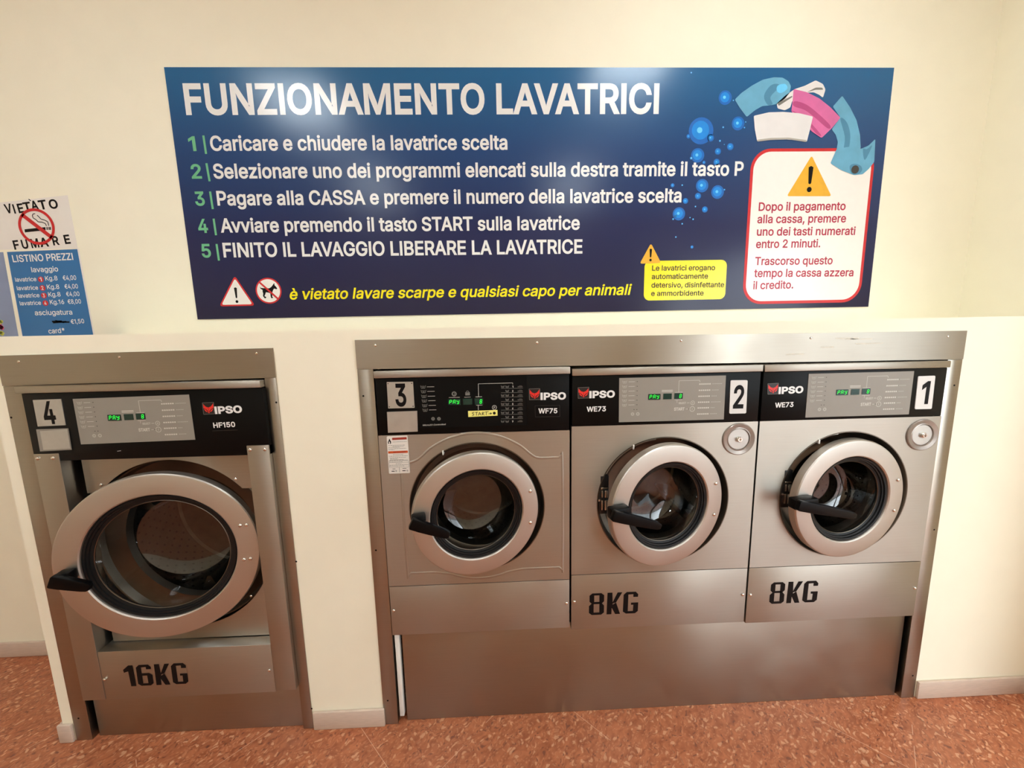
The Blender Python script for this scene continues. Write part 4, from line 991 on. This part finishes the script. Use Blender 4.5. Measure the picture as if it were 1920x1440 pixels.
# --- machines 2 and 1
H2 = dict(hx=0.7906, cz=0.8877, r1=0.2217, r2=0.1575, th=12.63, handle=((-0.2426, 0.0258), (-0.0664, -0.0378)))
H1 = dict(hx=1.4664, cz=0.8767, r1=0.2222, r2=0.1591, th=6.08, handle=((-0.2594, 0.0235), (-0.0318, -0.0334)))
t2, cp2, fp2, bp2, bz2 = small_machine(2, 0.244, 0.9075, H2, 'stainless steel washing machine numbered 2 between machines 3 and 1',
    (1.3455, 1.3695), (1.1695, 1.3435), (0.608, 1.168), (0.384, 0.6055), 'WE73')
t1, cp1, fp1, bp1, bz1 = small_machine(1, 0.9125, 1.5785, H1, 'stainless steel washing machine numbered 1 at the right end of the row',
    (1.3435, 1.3675), (1.1695, 1.3415), (0.608, 1.168), (0.378, 0.6055), 'WE73')

badge(cp2, [(0.2657, 1.3046), (0.3039, 1.3051), (0.3046, 1.2672), (0.2665, 1.2671)], (0.3055, 1.2679), (0.3941, 1.2682), .0222, Y_CP)
mm = MB(); text(mm, 'WE73', (0.2963, 1.2198), (0.3636, 1.2199), .0165, Y_CP-.0003, .045)
flatpart('model_lettering', mm, 'white_print', cp2)
overlay_grey(cp2, [(0.4077, 1.3343), (0.7804, 1.3343), (0.7814, 1.1786), (0.4094, 1.1790)], Y_CP-.0013)
number_plate(cp2, [(0.7978, 1.3170), (0.8580, 1.3159), (0.8602, 1.1982), (0.8000, 1.1986)], '2', 'white_plate', .005, Y_CP, .64, .62)
badge(cp1, [(0.9311, 1.3013), (0.9692, 1.3023), (0.9718, 1.2647), (0.9341, 1.2642)], (0.9722, 1.2651), (1.0605, 1.2668), .0222, Y_CP)
mm = MB(); text(mm, 'WE73', (0.9632, 1.2161), (1.0293, 1.2173), .0165, Y_CP-.0003, .045)
flatpart('model_lettering', mm, 'white_print', cp1)
overlay_grey(cp1, [(1.0743, 1.3328), (1.4533, 1.3334), (1.4538, 1.1782), (1.0755, 1.1769)], Y_CP-.0013)
number_plate(cp1, [(1.4709, 1.3148), (1.5331, 1.3152), (1.5357, 1.1957), (1.4733, 1.1963)], '1', 'white_plate', .005, Y_CP, .64, .46)

for bpn, (x, z), h in ((bp2, (0.3103, 0.4411), .0885), (bp1, (0.9990, 0.4552), .0885)):
    k = MB(); kg_letters(k, '8KG', x, z, h, YF-.0005)
    flatpart('capacity_lettering', k, 'black_print', bpn, 'black stencilled 8KG')

for fpn, (x, z) in ((fp2, (0.8387, 1.1061)), (fp1, (1.5126, 1.1014))):
    m = MB().revolve(x, z, [(.0585, YF-.0002), (.0575, YF-.004), (.055, YF-.0055), (.043, YF-.0035), (.0395, YF-.0045), (.0385, YF-.001), (.0385, YF+.0)], 64)
    build('soap_dispenser', m, 'smoked', fpn, 'round smoked cover of the soap dispenser')
    build('dispenser_disc', MB().revolve(x-.001, z, [(.0378, YF-.0005), (.0365, YF-.0022), (.012, YF-.0022), (0.0, YF-.0022)], 48), 'alu_plate', fpn)
    build('dispenser_knob', MB().revolve(x, z, [(.0105, YF-.002), (.0100, YF-.009), (.008, YF-.012), (.0045, YF-.012), (.004, YF-.007), (0.0, YF-.007)], 32), 'steel_bright', fpn)

for bzn, X in ((bz2, 0.5757), (bz1, 1.2455)):
    a = X-.226
    m = MB().box(a-.002, a+.028, YF-.001, YF+.040, .945, .984, .002)
    m.box(a-.006, a+.030, YF+.003, YF+.045, .840, .944, .002)
    l = build('door_latch', m, 'black', bzn, 'black latch housing')
    c = MB()
    for z0, z1 in ((.905, .932), (.858, .895)):
        c.box(a+.002, a+.008, YF-.004, YF+.006, z0, z1, .0012); c.box(a+.013, a+.024, YF-.006, YF+.006, z0, z1, .0015)
    c.box(a, a+.025, YF-.003, YF+.004, .936, .943, .001); c.box(a-.008, a, YF-.001, YF+.006, .890, .898, .001)
    build('latch_bars', c, 'steel_bright', l)

# ------------------------------------------------------------------ the large machine
XA, XB = -1.574, -0.7915
Y4 = -0.020
t4 = thing('washing_machine', 'large washing machine numbered 4 with 16KG on its base and its big round door ajar', 'washing machine', (-1.18, 0, .183))
build('cabinet', MB().box(XA+.006, XB-.006, .385, .405, .19, 1.33).box(XA+.006, XA+.010, .066, .385, .19, 1.33).box(XB-.010, XB-.006, .066, .385, .19, 1.33), 'cavity', t4, 'dark cabinet sides')
build('lid', MB().box(XA, XB, Y4-.006, .35, 1.3325, 1.3560, .0025), 'steel', t4)
cp4 = build('control_panel', MB().box(-1.563, -.7905, Y4+.002, .05, 1.101, 1.3305, .001), 'black_panel', t4, 'black control panel')
yc = Y4+.002-.0005
lc = build('side_cover', MB().box(-1.563, -1.4815, Y4, .055, .186, 1.127, .002), 'steel', t4)
rc = build('side_cover', MB().box(-.8645, -.7905, Y4-.001, .055, .190, 1.135, .002), 'steel', t4)
for o, ps in ((lc, (-1.549, -1.500)), (rc, (-.853, -.804))):
    for x in ps: build('screw', MB().dome(x, (1.112 if o is lc else 1.1205), .0062, Y4-(.001 if o is rc else 0), .005), 'steel_bright', o)
bp4 = build('base_panel', MB().box(-1.4810, -.8655, Y4+.001, .045, .1835, .3815, .002), 'steel', t4)
for x, z in ((-1.4718, 0.2705), (-0.8800, 0.2760)): build('screw', MB().dome(x, z, .0058, Y4+.001, .0048), 'steel_bright', bp4)
k = MB(); kg_letters(k, '16KG', *(-1.4014, 0.2366), .0860, Y4+.0005)
flatpart('capacity_lettering', k, 'black_print', bp4, 'black stencilled 16KG')
DC4, DZ4 = -1.173, .757
# steel sheets above and below the door, cut round
def arc_sheet(z0, z1, upper, xl, xr):
    R = .322; pts = []
    n = 40
    edge = z0 if upper else z1
    a = math.asin(max(-1, min(1, (edge-DZ4)/R)))
    if upper:
        seq = [PI-a+(a-(PI-a))*i/n for i in range(n+1)]
        pts = [(xl, z1), (xl, z0)]+[(DC4+R*math.cos(q), DZ4+R*math.sin(q)) for q in seq]+[(xr, z0), (xr, z1)]
    else:
        seq = [a+((-PI-a)-a)*i/n for i in range(n+1)]
        pts = [(xr, z0), (xr, z1)]+[(DC4+R*math.cos(q), DZ4+R*math.sin(q)) for q in seq]+[(xl, z1), (xl, z0)]
    return pts
up = build('upper_sheet', MB().prism(arc_sheet(.966, 1.098, True, -1.462, -.868), .026, .029), 'steel', t4)
lo = build('lower_sheet', MB().prism(arc_sheet(.384, .600, False, -1.466, -.868), .026, .029), 'steel', t4)
for x, z in ((-1.4094, 0.9953), (-0.9464, 1.0013)): build('screw', MB().dome(x, z, .006, .026, .005), 'steel_bright', up)
for x, z in ((-0.9441, 0.5470),): build('screw', MB().dome(x, z, .005, .026, .0045), 'steel_bright', lo)
build('inner_front', MB().plate_hole(-1.5635, -.7965, .385, 1.10, DC4, DZ4, .318, .0555, .060), 'cavity', t4, 'dark inner front')
m = MB().revolve(DC4, DZ4, [(.330, .054), (.321, .050), (.316, .052), (.308, .075), (.275, .085), (.245, .088), (.238, .110)], 128)
build('door_bezel', m, 'dark_steel', t4, 'dark recessed ring behind the door')
drum(t4, DC4, DZ4, .275, .112, .355, 30)
TH4 = math.radians(12.4)
door(t4, -1.1793, -0.0447, 0.7527, 0.3004, 0.2250, TH4, ((-0.2707, -0.0034), (-0.1722, -0.0434)),
     [(0.2465, 0.0822), (0.2665, 0.0812), (0.2454, -0.0490), (0.2658, -0.0485)], True, 'large satin steel door ring standing ajar')
number_plate(cp4, [(-1.5291, 1.3094), (-1.4400, 1.3106), (-1.4403, 1.2227), (-1.5298, 1.2207)], '4', 'alu_plate', .001, yc, .80, .42)
q = [(-1.5362, 1.2110), (-1.4347, 1.2118), (-1.4363, 1.1384), (-1.5375, 1.1360)]
m = MB().prism(q, yc-.002, yc)
inn = [quad_uv(q, u, v) for u, v in ((.12, .08), (.98, .04), (.98, .94), (.12, .94))]
m.prism(inn, yc-.0028, yc-.0021, 1)
build('blank_plate', m, ['overlay', 'alu_plate'], cp4, 'plain metal plate below the number')
overlay_grey(cp4, [(-1.4029, 1.3096), (-1.0306, 1.3147), (-1.0305, 1.1608), (-1.4030, 1.1558)], yc-.0013)
badge(cp4, [(-0.9918, 1.2855), (-0.9547, 1.2865), (-0.9566, 1.2472), (-0.9922, 1.2464)], (-0.9545, 1.2481), (-0.8652, 1.2501), .0222, yc)
mm = MB(); text(mm, 'HF150', (-0.9657, 1.1999), (-0.8936, 1.2015), .0165, yc-.0003, .045)
mm.bar(-0.9716, 1.1890, -0.8872, 1.1902, .0009, yc-.0003, 1); mm.bar(-1.2909, 1.1284, -1.2785, 1.1298, .0014, yc-.0003, 0)
flatpart('model_lettering', mm, ['white_print', 'print_dark'], cp4)

# ------------------------------------------------------------------ big blue sign
SX0, SX1, SZ0, SZ1 = -1.3005, 1.6865, 1.5775, 2.5635
sg = thing('instruction_sign', 'wide blue sign headed FUNZIONAMENTO LAVATRICI with white numbered steps', 'sign', (0.19, WB, SZ0))
build('panel', MB().box(SX0, SX1, WB-.0035, WB-.0003, SZ0, SZ1), 'sign', sg)
YS = WB-.0039
t = MB(); text(t, 'FUNZIONAMENTO LAVATRICI', (-1.2376, 2.3937), (0.6899, 2.3924), .1065, YS, .048)
flatpart('title_lettering', t, 'white_print', sg)
rows = [('1', (-1.2428, 2.2553), (-1.2149, 2.2558), 'Caricare e chiudere la lavatrice scelta', (-1.1577, 2.2559), (0.0541, 2.2538), (-1.1806, 2.3124), (-1.1786, 2.2428)),
        ('2', (-1.2476, 2.1498), (-1.2064, 2.1501), 'Selezionare uno dei programmi elencati sulla destra tramite il tasto P', (-1.1592, 2.1495), (1.0667, 2.1444), (-1.1819, 2.2072), (-1.1780, 2.1373)),
        ('3', (-1.2466, 2.0441), (-1.2072, 2.0444), 'Pagare alla CASSA e premere il numero della lavatrice scelta', (-1.1573, 2.0443), (0.8011, 2.0381), (-1.1813, 2.0979), (-1.1788, 2.0287)),
        ('4', (-1.2479, 1.9360), (-1.2080, 1.9364), 'Avviare premendo il tasto START sulla lavatrice', (-1.1568, 1.9365), (0.3598, 1.9301), (-1.1804, 1.9907), (-1.1789, 1.9245)),
        ('5', (-1.2469, 1.8361), (-1.2087, 1.8362), 'FINITO IL LAVAGGIO LIBERARE LA LAVATRICE', (-1.1578, 1.8359), (0.3720, 1.8310), (-1.1812, 1.8890), (-1.1797, 1.8216))]
for n, na, nb, s_, a, b, c, d in rows:
    g = MB()
    text(g, n, na, nb, .052, YS, .04); g.bar(*c, *d, .0085, YS)
    flatpart('step_number', g, 'green_print', sg, 'green step number '+n+' with upright bar')
    w = MB(); text(w, s_, a, b, .0535 if n != '5' else .0555, YS, .040)
    flatpart('step_lettering', w, 'white_print', sg, 'white lettering of step '+n)
w = MB(); text(w, 'è vietato lavare scarpe e qualsiasi capo per animali', (-0.9027, 1.6555), (0.5854, 1.6503), .044, YS, .032, 0, .20)
flatpart('prohibition_lettering', w, 'yellow_print', sg, 'yellow slanted lettering along the bottom')
def excl(mb, x, z0, z1, w, y, mi):
    h = z1-z0
    mb.flat([(x-w/2, z1-w*.25), (x, z1), (x+w/2, z1-w*.25), (x+w*.28, z0+h*.34), (x, z0+h*.30), (x-w*.28, z0+h*.34)], y, mi)
    mb.disc(x, z0+w*.50, w*.50, y, mi, 20)
# white triangle
tri = [(-1.1218, 1.7592), (-1.0501, 1.6316), (-1.2023, 1.6310)]
w = MB(); w.flat(soft_poly(tri, .016), YS, 1)
ctr = Vector((sum(p[0] for p in tri)/3, sum(p[1] for p in tri)/3))
w.flat(soft_poly([tuple(ctr+(Vector(p)-ctr)*.86) for p in tri], .012), YS-.0003, 0)
excl(w, ctr.x, ctr.y-.030, ctr.y+.036, .012, YS-.0006, 2)
flatpart('warning_triangle', w, ['notice_white', 'red_print', 'black_print'], sg, 'white triangle with red border')
# no animals roundel
def SP(u, v): return UPS(480+u*60/1234, 510+v*70/1440)
w = MB(); c = UPS(503.6, 545.2); R = .0545
w.disc(*c, R, YS, 1, 48); w.disc(*c, R*.89, YS-.0003, 0, 48)
dog = [(150, 575), (200, 615), (310, 625), (400, 625), (510, 630), (600, 570), (690, 440), (718, 440), (712, 500), (760, 550), (822, 630), (795, 668), (700, 640), (665, 690), (635, 770), (630, 960), (660, 970), (655, 1005), (585, 1008), (565, 930), (555, 820), (480, 795), (385, 780), (360, 860), (330, 930), (400, 965), (390, 1005), (340, 1020), (270, 930), (280, 830), (255, 750), (255, 690), (180, 650)]
w.flat([SP(*p_) for p_ in dog], YS-.0005, 2)
w.bar(*SP(130, 390), *SP(880, 1060), R*.14, YS-.0008, 1)
flatpart('no_animals_roundel', w, ['notice_white', 'red_print', 'black_print'], sg, 'red ringed roundel with a struck out dog')
# yellow note
a = UPS(1206.8, 563.6); b = UPS(1363.5, 487)
w = MB(); w.flat(rounded(a[0], b[0], a[1], b[1], .026), YS)
flatpart('yellow_note', w, 'yellow_print', sg, 'yellow rounded note')
w = MB()
for s_, x0_, x1_, py in (('Le lavatrici erogano', 1222.5, 1340.5, 507.4), ('automaticamente', 1221.8, 1327.3, 523.2), ('detersivo, disinfettante', 1221.2, 1357.4, 539.2), ('e ammorbidente', 1220.6, 1319, 554.8)):
    text(w, s_, UPS(x0_, py), UPS(x1_, py-1.0), .0215, YS-.0004, .028)
flatpart('note_lettering', w, 'olive_dark', sg)
def amber(pts, y):
    tri = [UPS(*p_) for p_ in pts]
    w = MB(); w.flat(soft_poly(tri, .012), y, 0)
    h = tri[0][1]-tri[1][1]; cx = (tri[0][0]*.6+(tri[1][0]+tri[2][0])*.2); zb = (tri[1][1]+tri[2][1])/2
    excl(w, cx, zb+h*.10, zb+h*.74, h*.13, y-.0003, 1)
    flatpart('warning_triangle', w, ['amber_print', 'black_print'], sg, 'amber triangle with exclamation mark')
amber([(1220.5, 456), (1239.5, 493), (1199.3, 494.5)], YS-.0004)
# white notice with red border
a = UPS(1392.5, 569); b = UPS(1634.6, 277.5)
NX0, NX1, NZ0, NZ1 = UPS(1400, 430)[0], UPS(1626.5, 430)[0], UPS(1505, 568.5)[1], UPS(1505, 278.2)[1]
w = MB(); w.flat(rounded(NX0, NX1, NZ0, NZ1, .085, 10), YS, 1); w.flat(rounded(NX0+.0125, NX1-.0125, NZ0+.0125, NZ1-.0125, .074, 10), YS-.0003, 0)
flatpart('white_notice', w, ['notice_white', 'red_print'], sg, 'white notice with red rounded border')
w = MB()
for s_, x0_, x1_, py in (('Dopo il pagamento', 1422, 1584.8, 395.2), ('alla cassa, premere', 1419.6, 1585.6, 418.3), ('uno dei tasti numerati', 1418.6, 1603, 441.8), ('entro 2 minuti.', 1417, 1537.5, 465),
                         ('Trascorso questo', 1415.2, 1560.5, 496.9), ('tempo la cassa azzera', 1413.5, 1599.5, 519.4), ('il credito.', 1411.8, 1487, 542.2)):
    text(w, s_, UPS(x0_, py), UPS(x1_, py-1.6), .0335, YS-.0006, .032)
flatpart('notice_lettering', w, 'crimson', sg)
amber([(1521.7, 291.5), (1558.8, 368), (1475, 368)], YS-.0006)
# printed bubbles
def C1(u, v): return UPS(1240+u*.3402, 110+v*.3402)
for u, v, r in ((352, 215, 37), (219, 398, 70), (423, 357, 36), (150, 428, 12), (272, 437, 19), (200, 533, 38), (312, 511, 18), (380, 485, 19), (341, 378, 6), (305, 570, 18), (225, 700, 36), (310, 735, 37), (202, 757, 18), (133, 784, 16), (62, 698, 11), (97, 855, 36), (240, 831, 17),
                (169, 1038, 9), (165, 77, 5), (80, 983, 5), (115, 910, 5), (158, 876, 4), (175, 885, 5), (188, 815, 5), (323, 453, 6), (115, 697, 5), (458, 380, 5), (465, 349, 4), (165, 548, 8), (235, 572, 9), (348, 722, 5), (65, 884, 6), (78, 868, 7), (347, 473, 3), (397, 230, 4)):
    x, z = C1(u, v); R = r*.3402*.00222; w = MB()
    w.disc(x, z, R, YS, 0, 28)
    if r > 8:
        w.disc(x-R*.05, z+R*.05, R*.70, YS-.0002, 1, 24); w.disc(x-R*.12, z+R*.05, R*.22, YS-.0004, 2, 16)
    else: w.disc(x, z, R*.7, YS-.0002, 2, 12)
    flatpart('bubble_print', w, ['bub1', 'bub2', 'bub3'], sg)
# printed laundry
def cloth(shapes, mats, label):
    w = MB()
    for poly, mi, dy, sm in shapes:
        pts = [C1(*p_) for p_ in poly]
        w.flat(smooth_poly(pts, 4) if sm else soft_poly(pts, .006), YS-.0007-dy, mi)
    flatpart('laundry_print', w, mats, sg, label)
cloth([([(404, 226), (440, 190), (500, 148), (560, 116), (620, 103), (668, 105), (700, 125), (714, 152), (706, 190), (680, 222), (640, 250), (600, 258), (555, 262), (515, 285), (470, 322), (432, 272)], 0, 0, False),
       ([(565, 205), (600, 150), (640, 140), (660, 160), (630, 178), (600, 215), (612, 250), (585, 255)], 1, .0002, True), ([(640, 150), (680, 140), (694, 165), (660, 190), (636, 180)], 2, .0004, True)],
      ['towel_blue', 'towel_blue_dark', 'bub3'], 'pale blue towel at the left of the printed laundry')
cloth([([(635, 248), (680, 205), (735, 168), (790, 150), (850, 120), (890, 140), (904, 170), (890, 216), (870, 200), (840, 186), (760, 190), (720, 235), (710, 270), (680, 285), (640, 275)], 0, 0, False), ([(640, 245), (720, 205), (722, 212), (645, 262)], 1, .0002, False), ([(800, 186), (850, 160), (886, 160), (892, 172), (850, 172)], 1, .0002, False)],
      ['towel_white', 'print_grey'], 'white shirt behind the pink towel')
cloth([([(728, 168), (800, 185), (870, 220), (930, 268), (986, 326), (940, 382), (882, 438), (828, 402), (770, 330), (715, 292), (722, 240)], 0, .0004, False),
       ([(735, 235), (800, 255), (870, 310), (930, 370), (915, 385), (850, 330), (790, 285), (728, 262)], 1, .0006, True), ([(716, 285), (790, 325), (845, 380), (880, 425), (850, 412), (800, 350), (740, 306)], 1, .0006, True)],
      ['towel_pink', 'towel_pink_dark'], 'pink towel in the printed laundry')
cloth([([(508, 316), (590, 297), (670, 294), (760, 302), (834, 320), (818, 390), (800, 460), (740, 450), (660, 444), (590, 448), (527, 458), (514, 390)], 0, .0008, False), ([(524, 448), (600, 438), (700, 436), (800, 450), (798, 460), (700, 446), (600, 449), (528, 458)], 1, .0010, False)],
      ['towel_white', 'print_faint'], 'white towel at the front of the printed laundry')
cloth([([(996, 205), (1040, 270), (1075, 340), (1094, 420), (1098, 495), (1060, 520), (965, 500), (972, 460), (960, 420), (938, 390), (986, 326), (944, 265)], 0, .0002, False), ([(985, 330), (1020, 350), (1040, 420), (1030, 500), (1005, 498), (1010, 430)], 1, .0004, True),
       ([(965, 498), (1040, 485), (1098, 498), (1140, 480), (1178, 443), (1172, 570), (1140, 610), (1108, 638), (1060, 642), (990, 615), (930, 577)], 0, .0006, False), ([(1036, 595), (1060, 580), (1095, 590), (1105, 615), (1085, 636), (1048, 634)], 1, .0008, True), ([(1110, 500), (1130, 500), (1160, 480), (1120, 560)], 1, .0008, True)],
      ['towel_blue', 'towel_blue_dark'], 'pale blue towel hanging over the white notice')
dk = MB().disc(*C1(1066, 612), .017, YS-.0020, 0, 20)
flatpart('laundry_shadow_print', dk, 'print_dark', sg, 'dark opening of the rolled towel')

# ------------------------------------------------------------------ papers on the left
YP = WB-.0008
t = thing('smoking_ban_notice', 'white paper no smoking notice above the blue price list', 'notice', (-1.9, WB, 1.88))
build('sheet', MB().prism([(-2.085, 1.878), (-1.752, 1.8795), (-1.7565, 2.0895), (-2.085, 2.058)], YP, WB-.0002), 'paper', t)
w = MB(); y2 = YP-.0004
def V(u, v): return UPP(u*400/1920, 340+v*300/1440)
# upper word on an arc, letter by letter
for ch, x0_, y0_, x1_, y1_ in (('V', 55, 292, 118, 300), ('I', 132, 292, 146, 289), ('E', 172, 288, 222, 279), ('T', 222, 276, 290, 262), ('A', 290, 263, 355, 258), ('T', 360, 258, 430, 252), ('O', 452, 252, 530, 252)):
    text(w, ch, V(x0_, y0_-4), V(x1_, y0_-4-(x1_-x0_)*.13), .0335, y2, .05)
for ch, x0_, y0_, x1_ in (('F', 132, 612, 182), ('U', 205, 606, 262), ('M', 288, 598, 358), ('A', 368, 590, 445), ('R', 482, 574, 540), ('E', 588, 562, 640)):
    text(w, ch, V(x0_, y0_), V(x1_, y0_-(x1_-x0_)*.10), .0335, y2, .05)
w.bar(*V(258, 160), *V(278, 176), .004, y2)
flatpart('notice_lettering', w, 'black_print', t, 'black capitals VIETATO FUMARE')
w = MB(); c = V(331, 408); R = .0720
cig = [V(222, 432), V(410, 412), V(412, 440), V(226, 460)]
w.flat(cig, y2-.0002, 0)
for a in (420, 438, 450): w.flat([V(a, 412), V(a+9, 411), V(a+11, 437), V(a+2, 438)], y2-.0002, 0)
for path in ([(440, 400), (432, 365), (405, 350), (370, 340), (350, 318), (335, 305)], [(420, 402), (410, 380), (380, 368), (345, 365), (325, 345), (300, 330), (292, 310), (300, 293), (318, 292)]):
    for p1, p2 in zip(path[:-1], path[1:]): w.bar(*V(*p1), *V(*p2), .0032, y2-.0002, 0)
w.disc(*c, R, y2-.0005, 1, 56, R*.85)
w.bar(*V(200, 300), *V(470, 508), R*.21, y2-.0005, 1)
flatpart('no_smoking_roundel', w, ['black_print', 'red_print'], t, 'red struck ring with a cigarette')

t = thing('price_list', 'blue LISTINO PREZZI price list at the left end of the ledge', 'price list', (-1.9, WB, LEDGE))
build('backing_sheet', MB().prism([(-2.046, LEDGE+.001), (-1.744, LEDGE+.001), (-1.748, 1.8785), (-2.040, 1.8705)], YP+.0002, WB-.0001), 'paper', t)
build('sheet', MB().prism([(-2.0425, LEDGE+.001), (-1.7497, LEDGE+.001), (-1.7545, 1.8765), (-2.0382, 1.8685)], YP-.0004, YP), 'blue_paper', t)
w = MB(); y2 = YP-.0008
def line(s_, u0, v0, u1, v1, h, mi=0, b_=.02): text(w, s_, V(u0, v0), V(u1, v1), h, y2, b_, mi)
line('LISTINO PREZZI', 120, 727, 663, 706, .0270, 0, .03); line('lavaggio', 288, 818, 528, 810, .0205)
for n, v, kg, pr, x in (('1', 903, 'Kg.8', '€4,00', 142), ('2', 980, 'Kg.8', '€4,00', 158), ('3', 1048, 'Kg.8', '€4,00', 170), ('4', 1116, 'Kg.16', '€8,00', 184)):
    d = (v-903)*.19
    line('lavatrice', x, v, x+190, v-6, .0165)
    ww = 110 if n != '4' else 128
    line(kg, x+270, v-10, x+270+ww, v-13, .0180); line(pr, 570+d*1.08, v-14, 690+d*1.08, v-17, .0180)
    c = V(x+227, v-20); w.disc(*c, .0118, y2, 1, 24)
    text(w, n, (c[0]-.0045, c[1]-.0075), (c[0]+.0045, c[1]-.0072), .0150, y2-.0003, .03, 0)
line('asciugatura', 318, 1205, 655, 1198, .0205); line('€1,50', 642, 1282, 762, 1276, .0180); line('card*', 442, 1370, 588, 1362, .0205)
for p1, p2 in (((470, 1262), (560, 1258)), ((480, 1272), (600, 1262)), ((500, 1255), (580, 1270)), ((560, 1266), (628, 1266))): w.bar(*V(*p1), *V(*p2), .0060, y2-.0003, 2)
flatpart('price_lettering', w, ['white_print', 'red_print', 'black_print'], t, 'white price lettering with red number discs')

t = thing('flower_poster', 'pale blue poster with small flowers cut off by the left edge', 'poster', (-2.2, WB, LEDGE))
build('sheet', MB().prism([(-2.36, LEDGE+.001), (-2.0605, LEDGE+.001), (-2.0545, 1.8685), (-2.36, 1.862)], YP, WB-.0002), 'pale_blue', t)
w = MB()
for u, v, r, mi in ((5, 1310, .010, 0), (20, 1320, .007, 0), (2, 1268, .007, 1), (14, 1262, .006, 1), (20, 1368, .008, 1), (4, 1360, .006, 1), (-20, 1300, .012, 0), (-45, 1340, .012, 1), (-70, 1290, .011, 0)):
    x, z = V(u, v)
    for k in range(5):
        a = 2*PI*k/5; w.disc(x+r*.7*math.cos(a), z+r*.7*math.sin(a), r*.55, YP-.0004, mi, 12)
w.bar(*V(18, 1368), *V(20, 1392), .002, YP-.0004, 1)
flatpart('flower_print', w, ['flower_pink', 'flower_yellow'], t, 'small pink and yellow flowers')
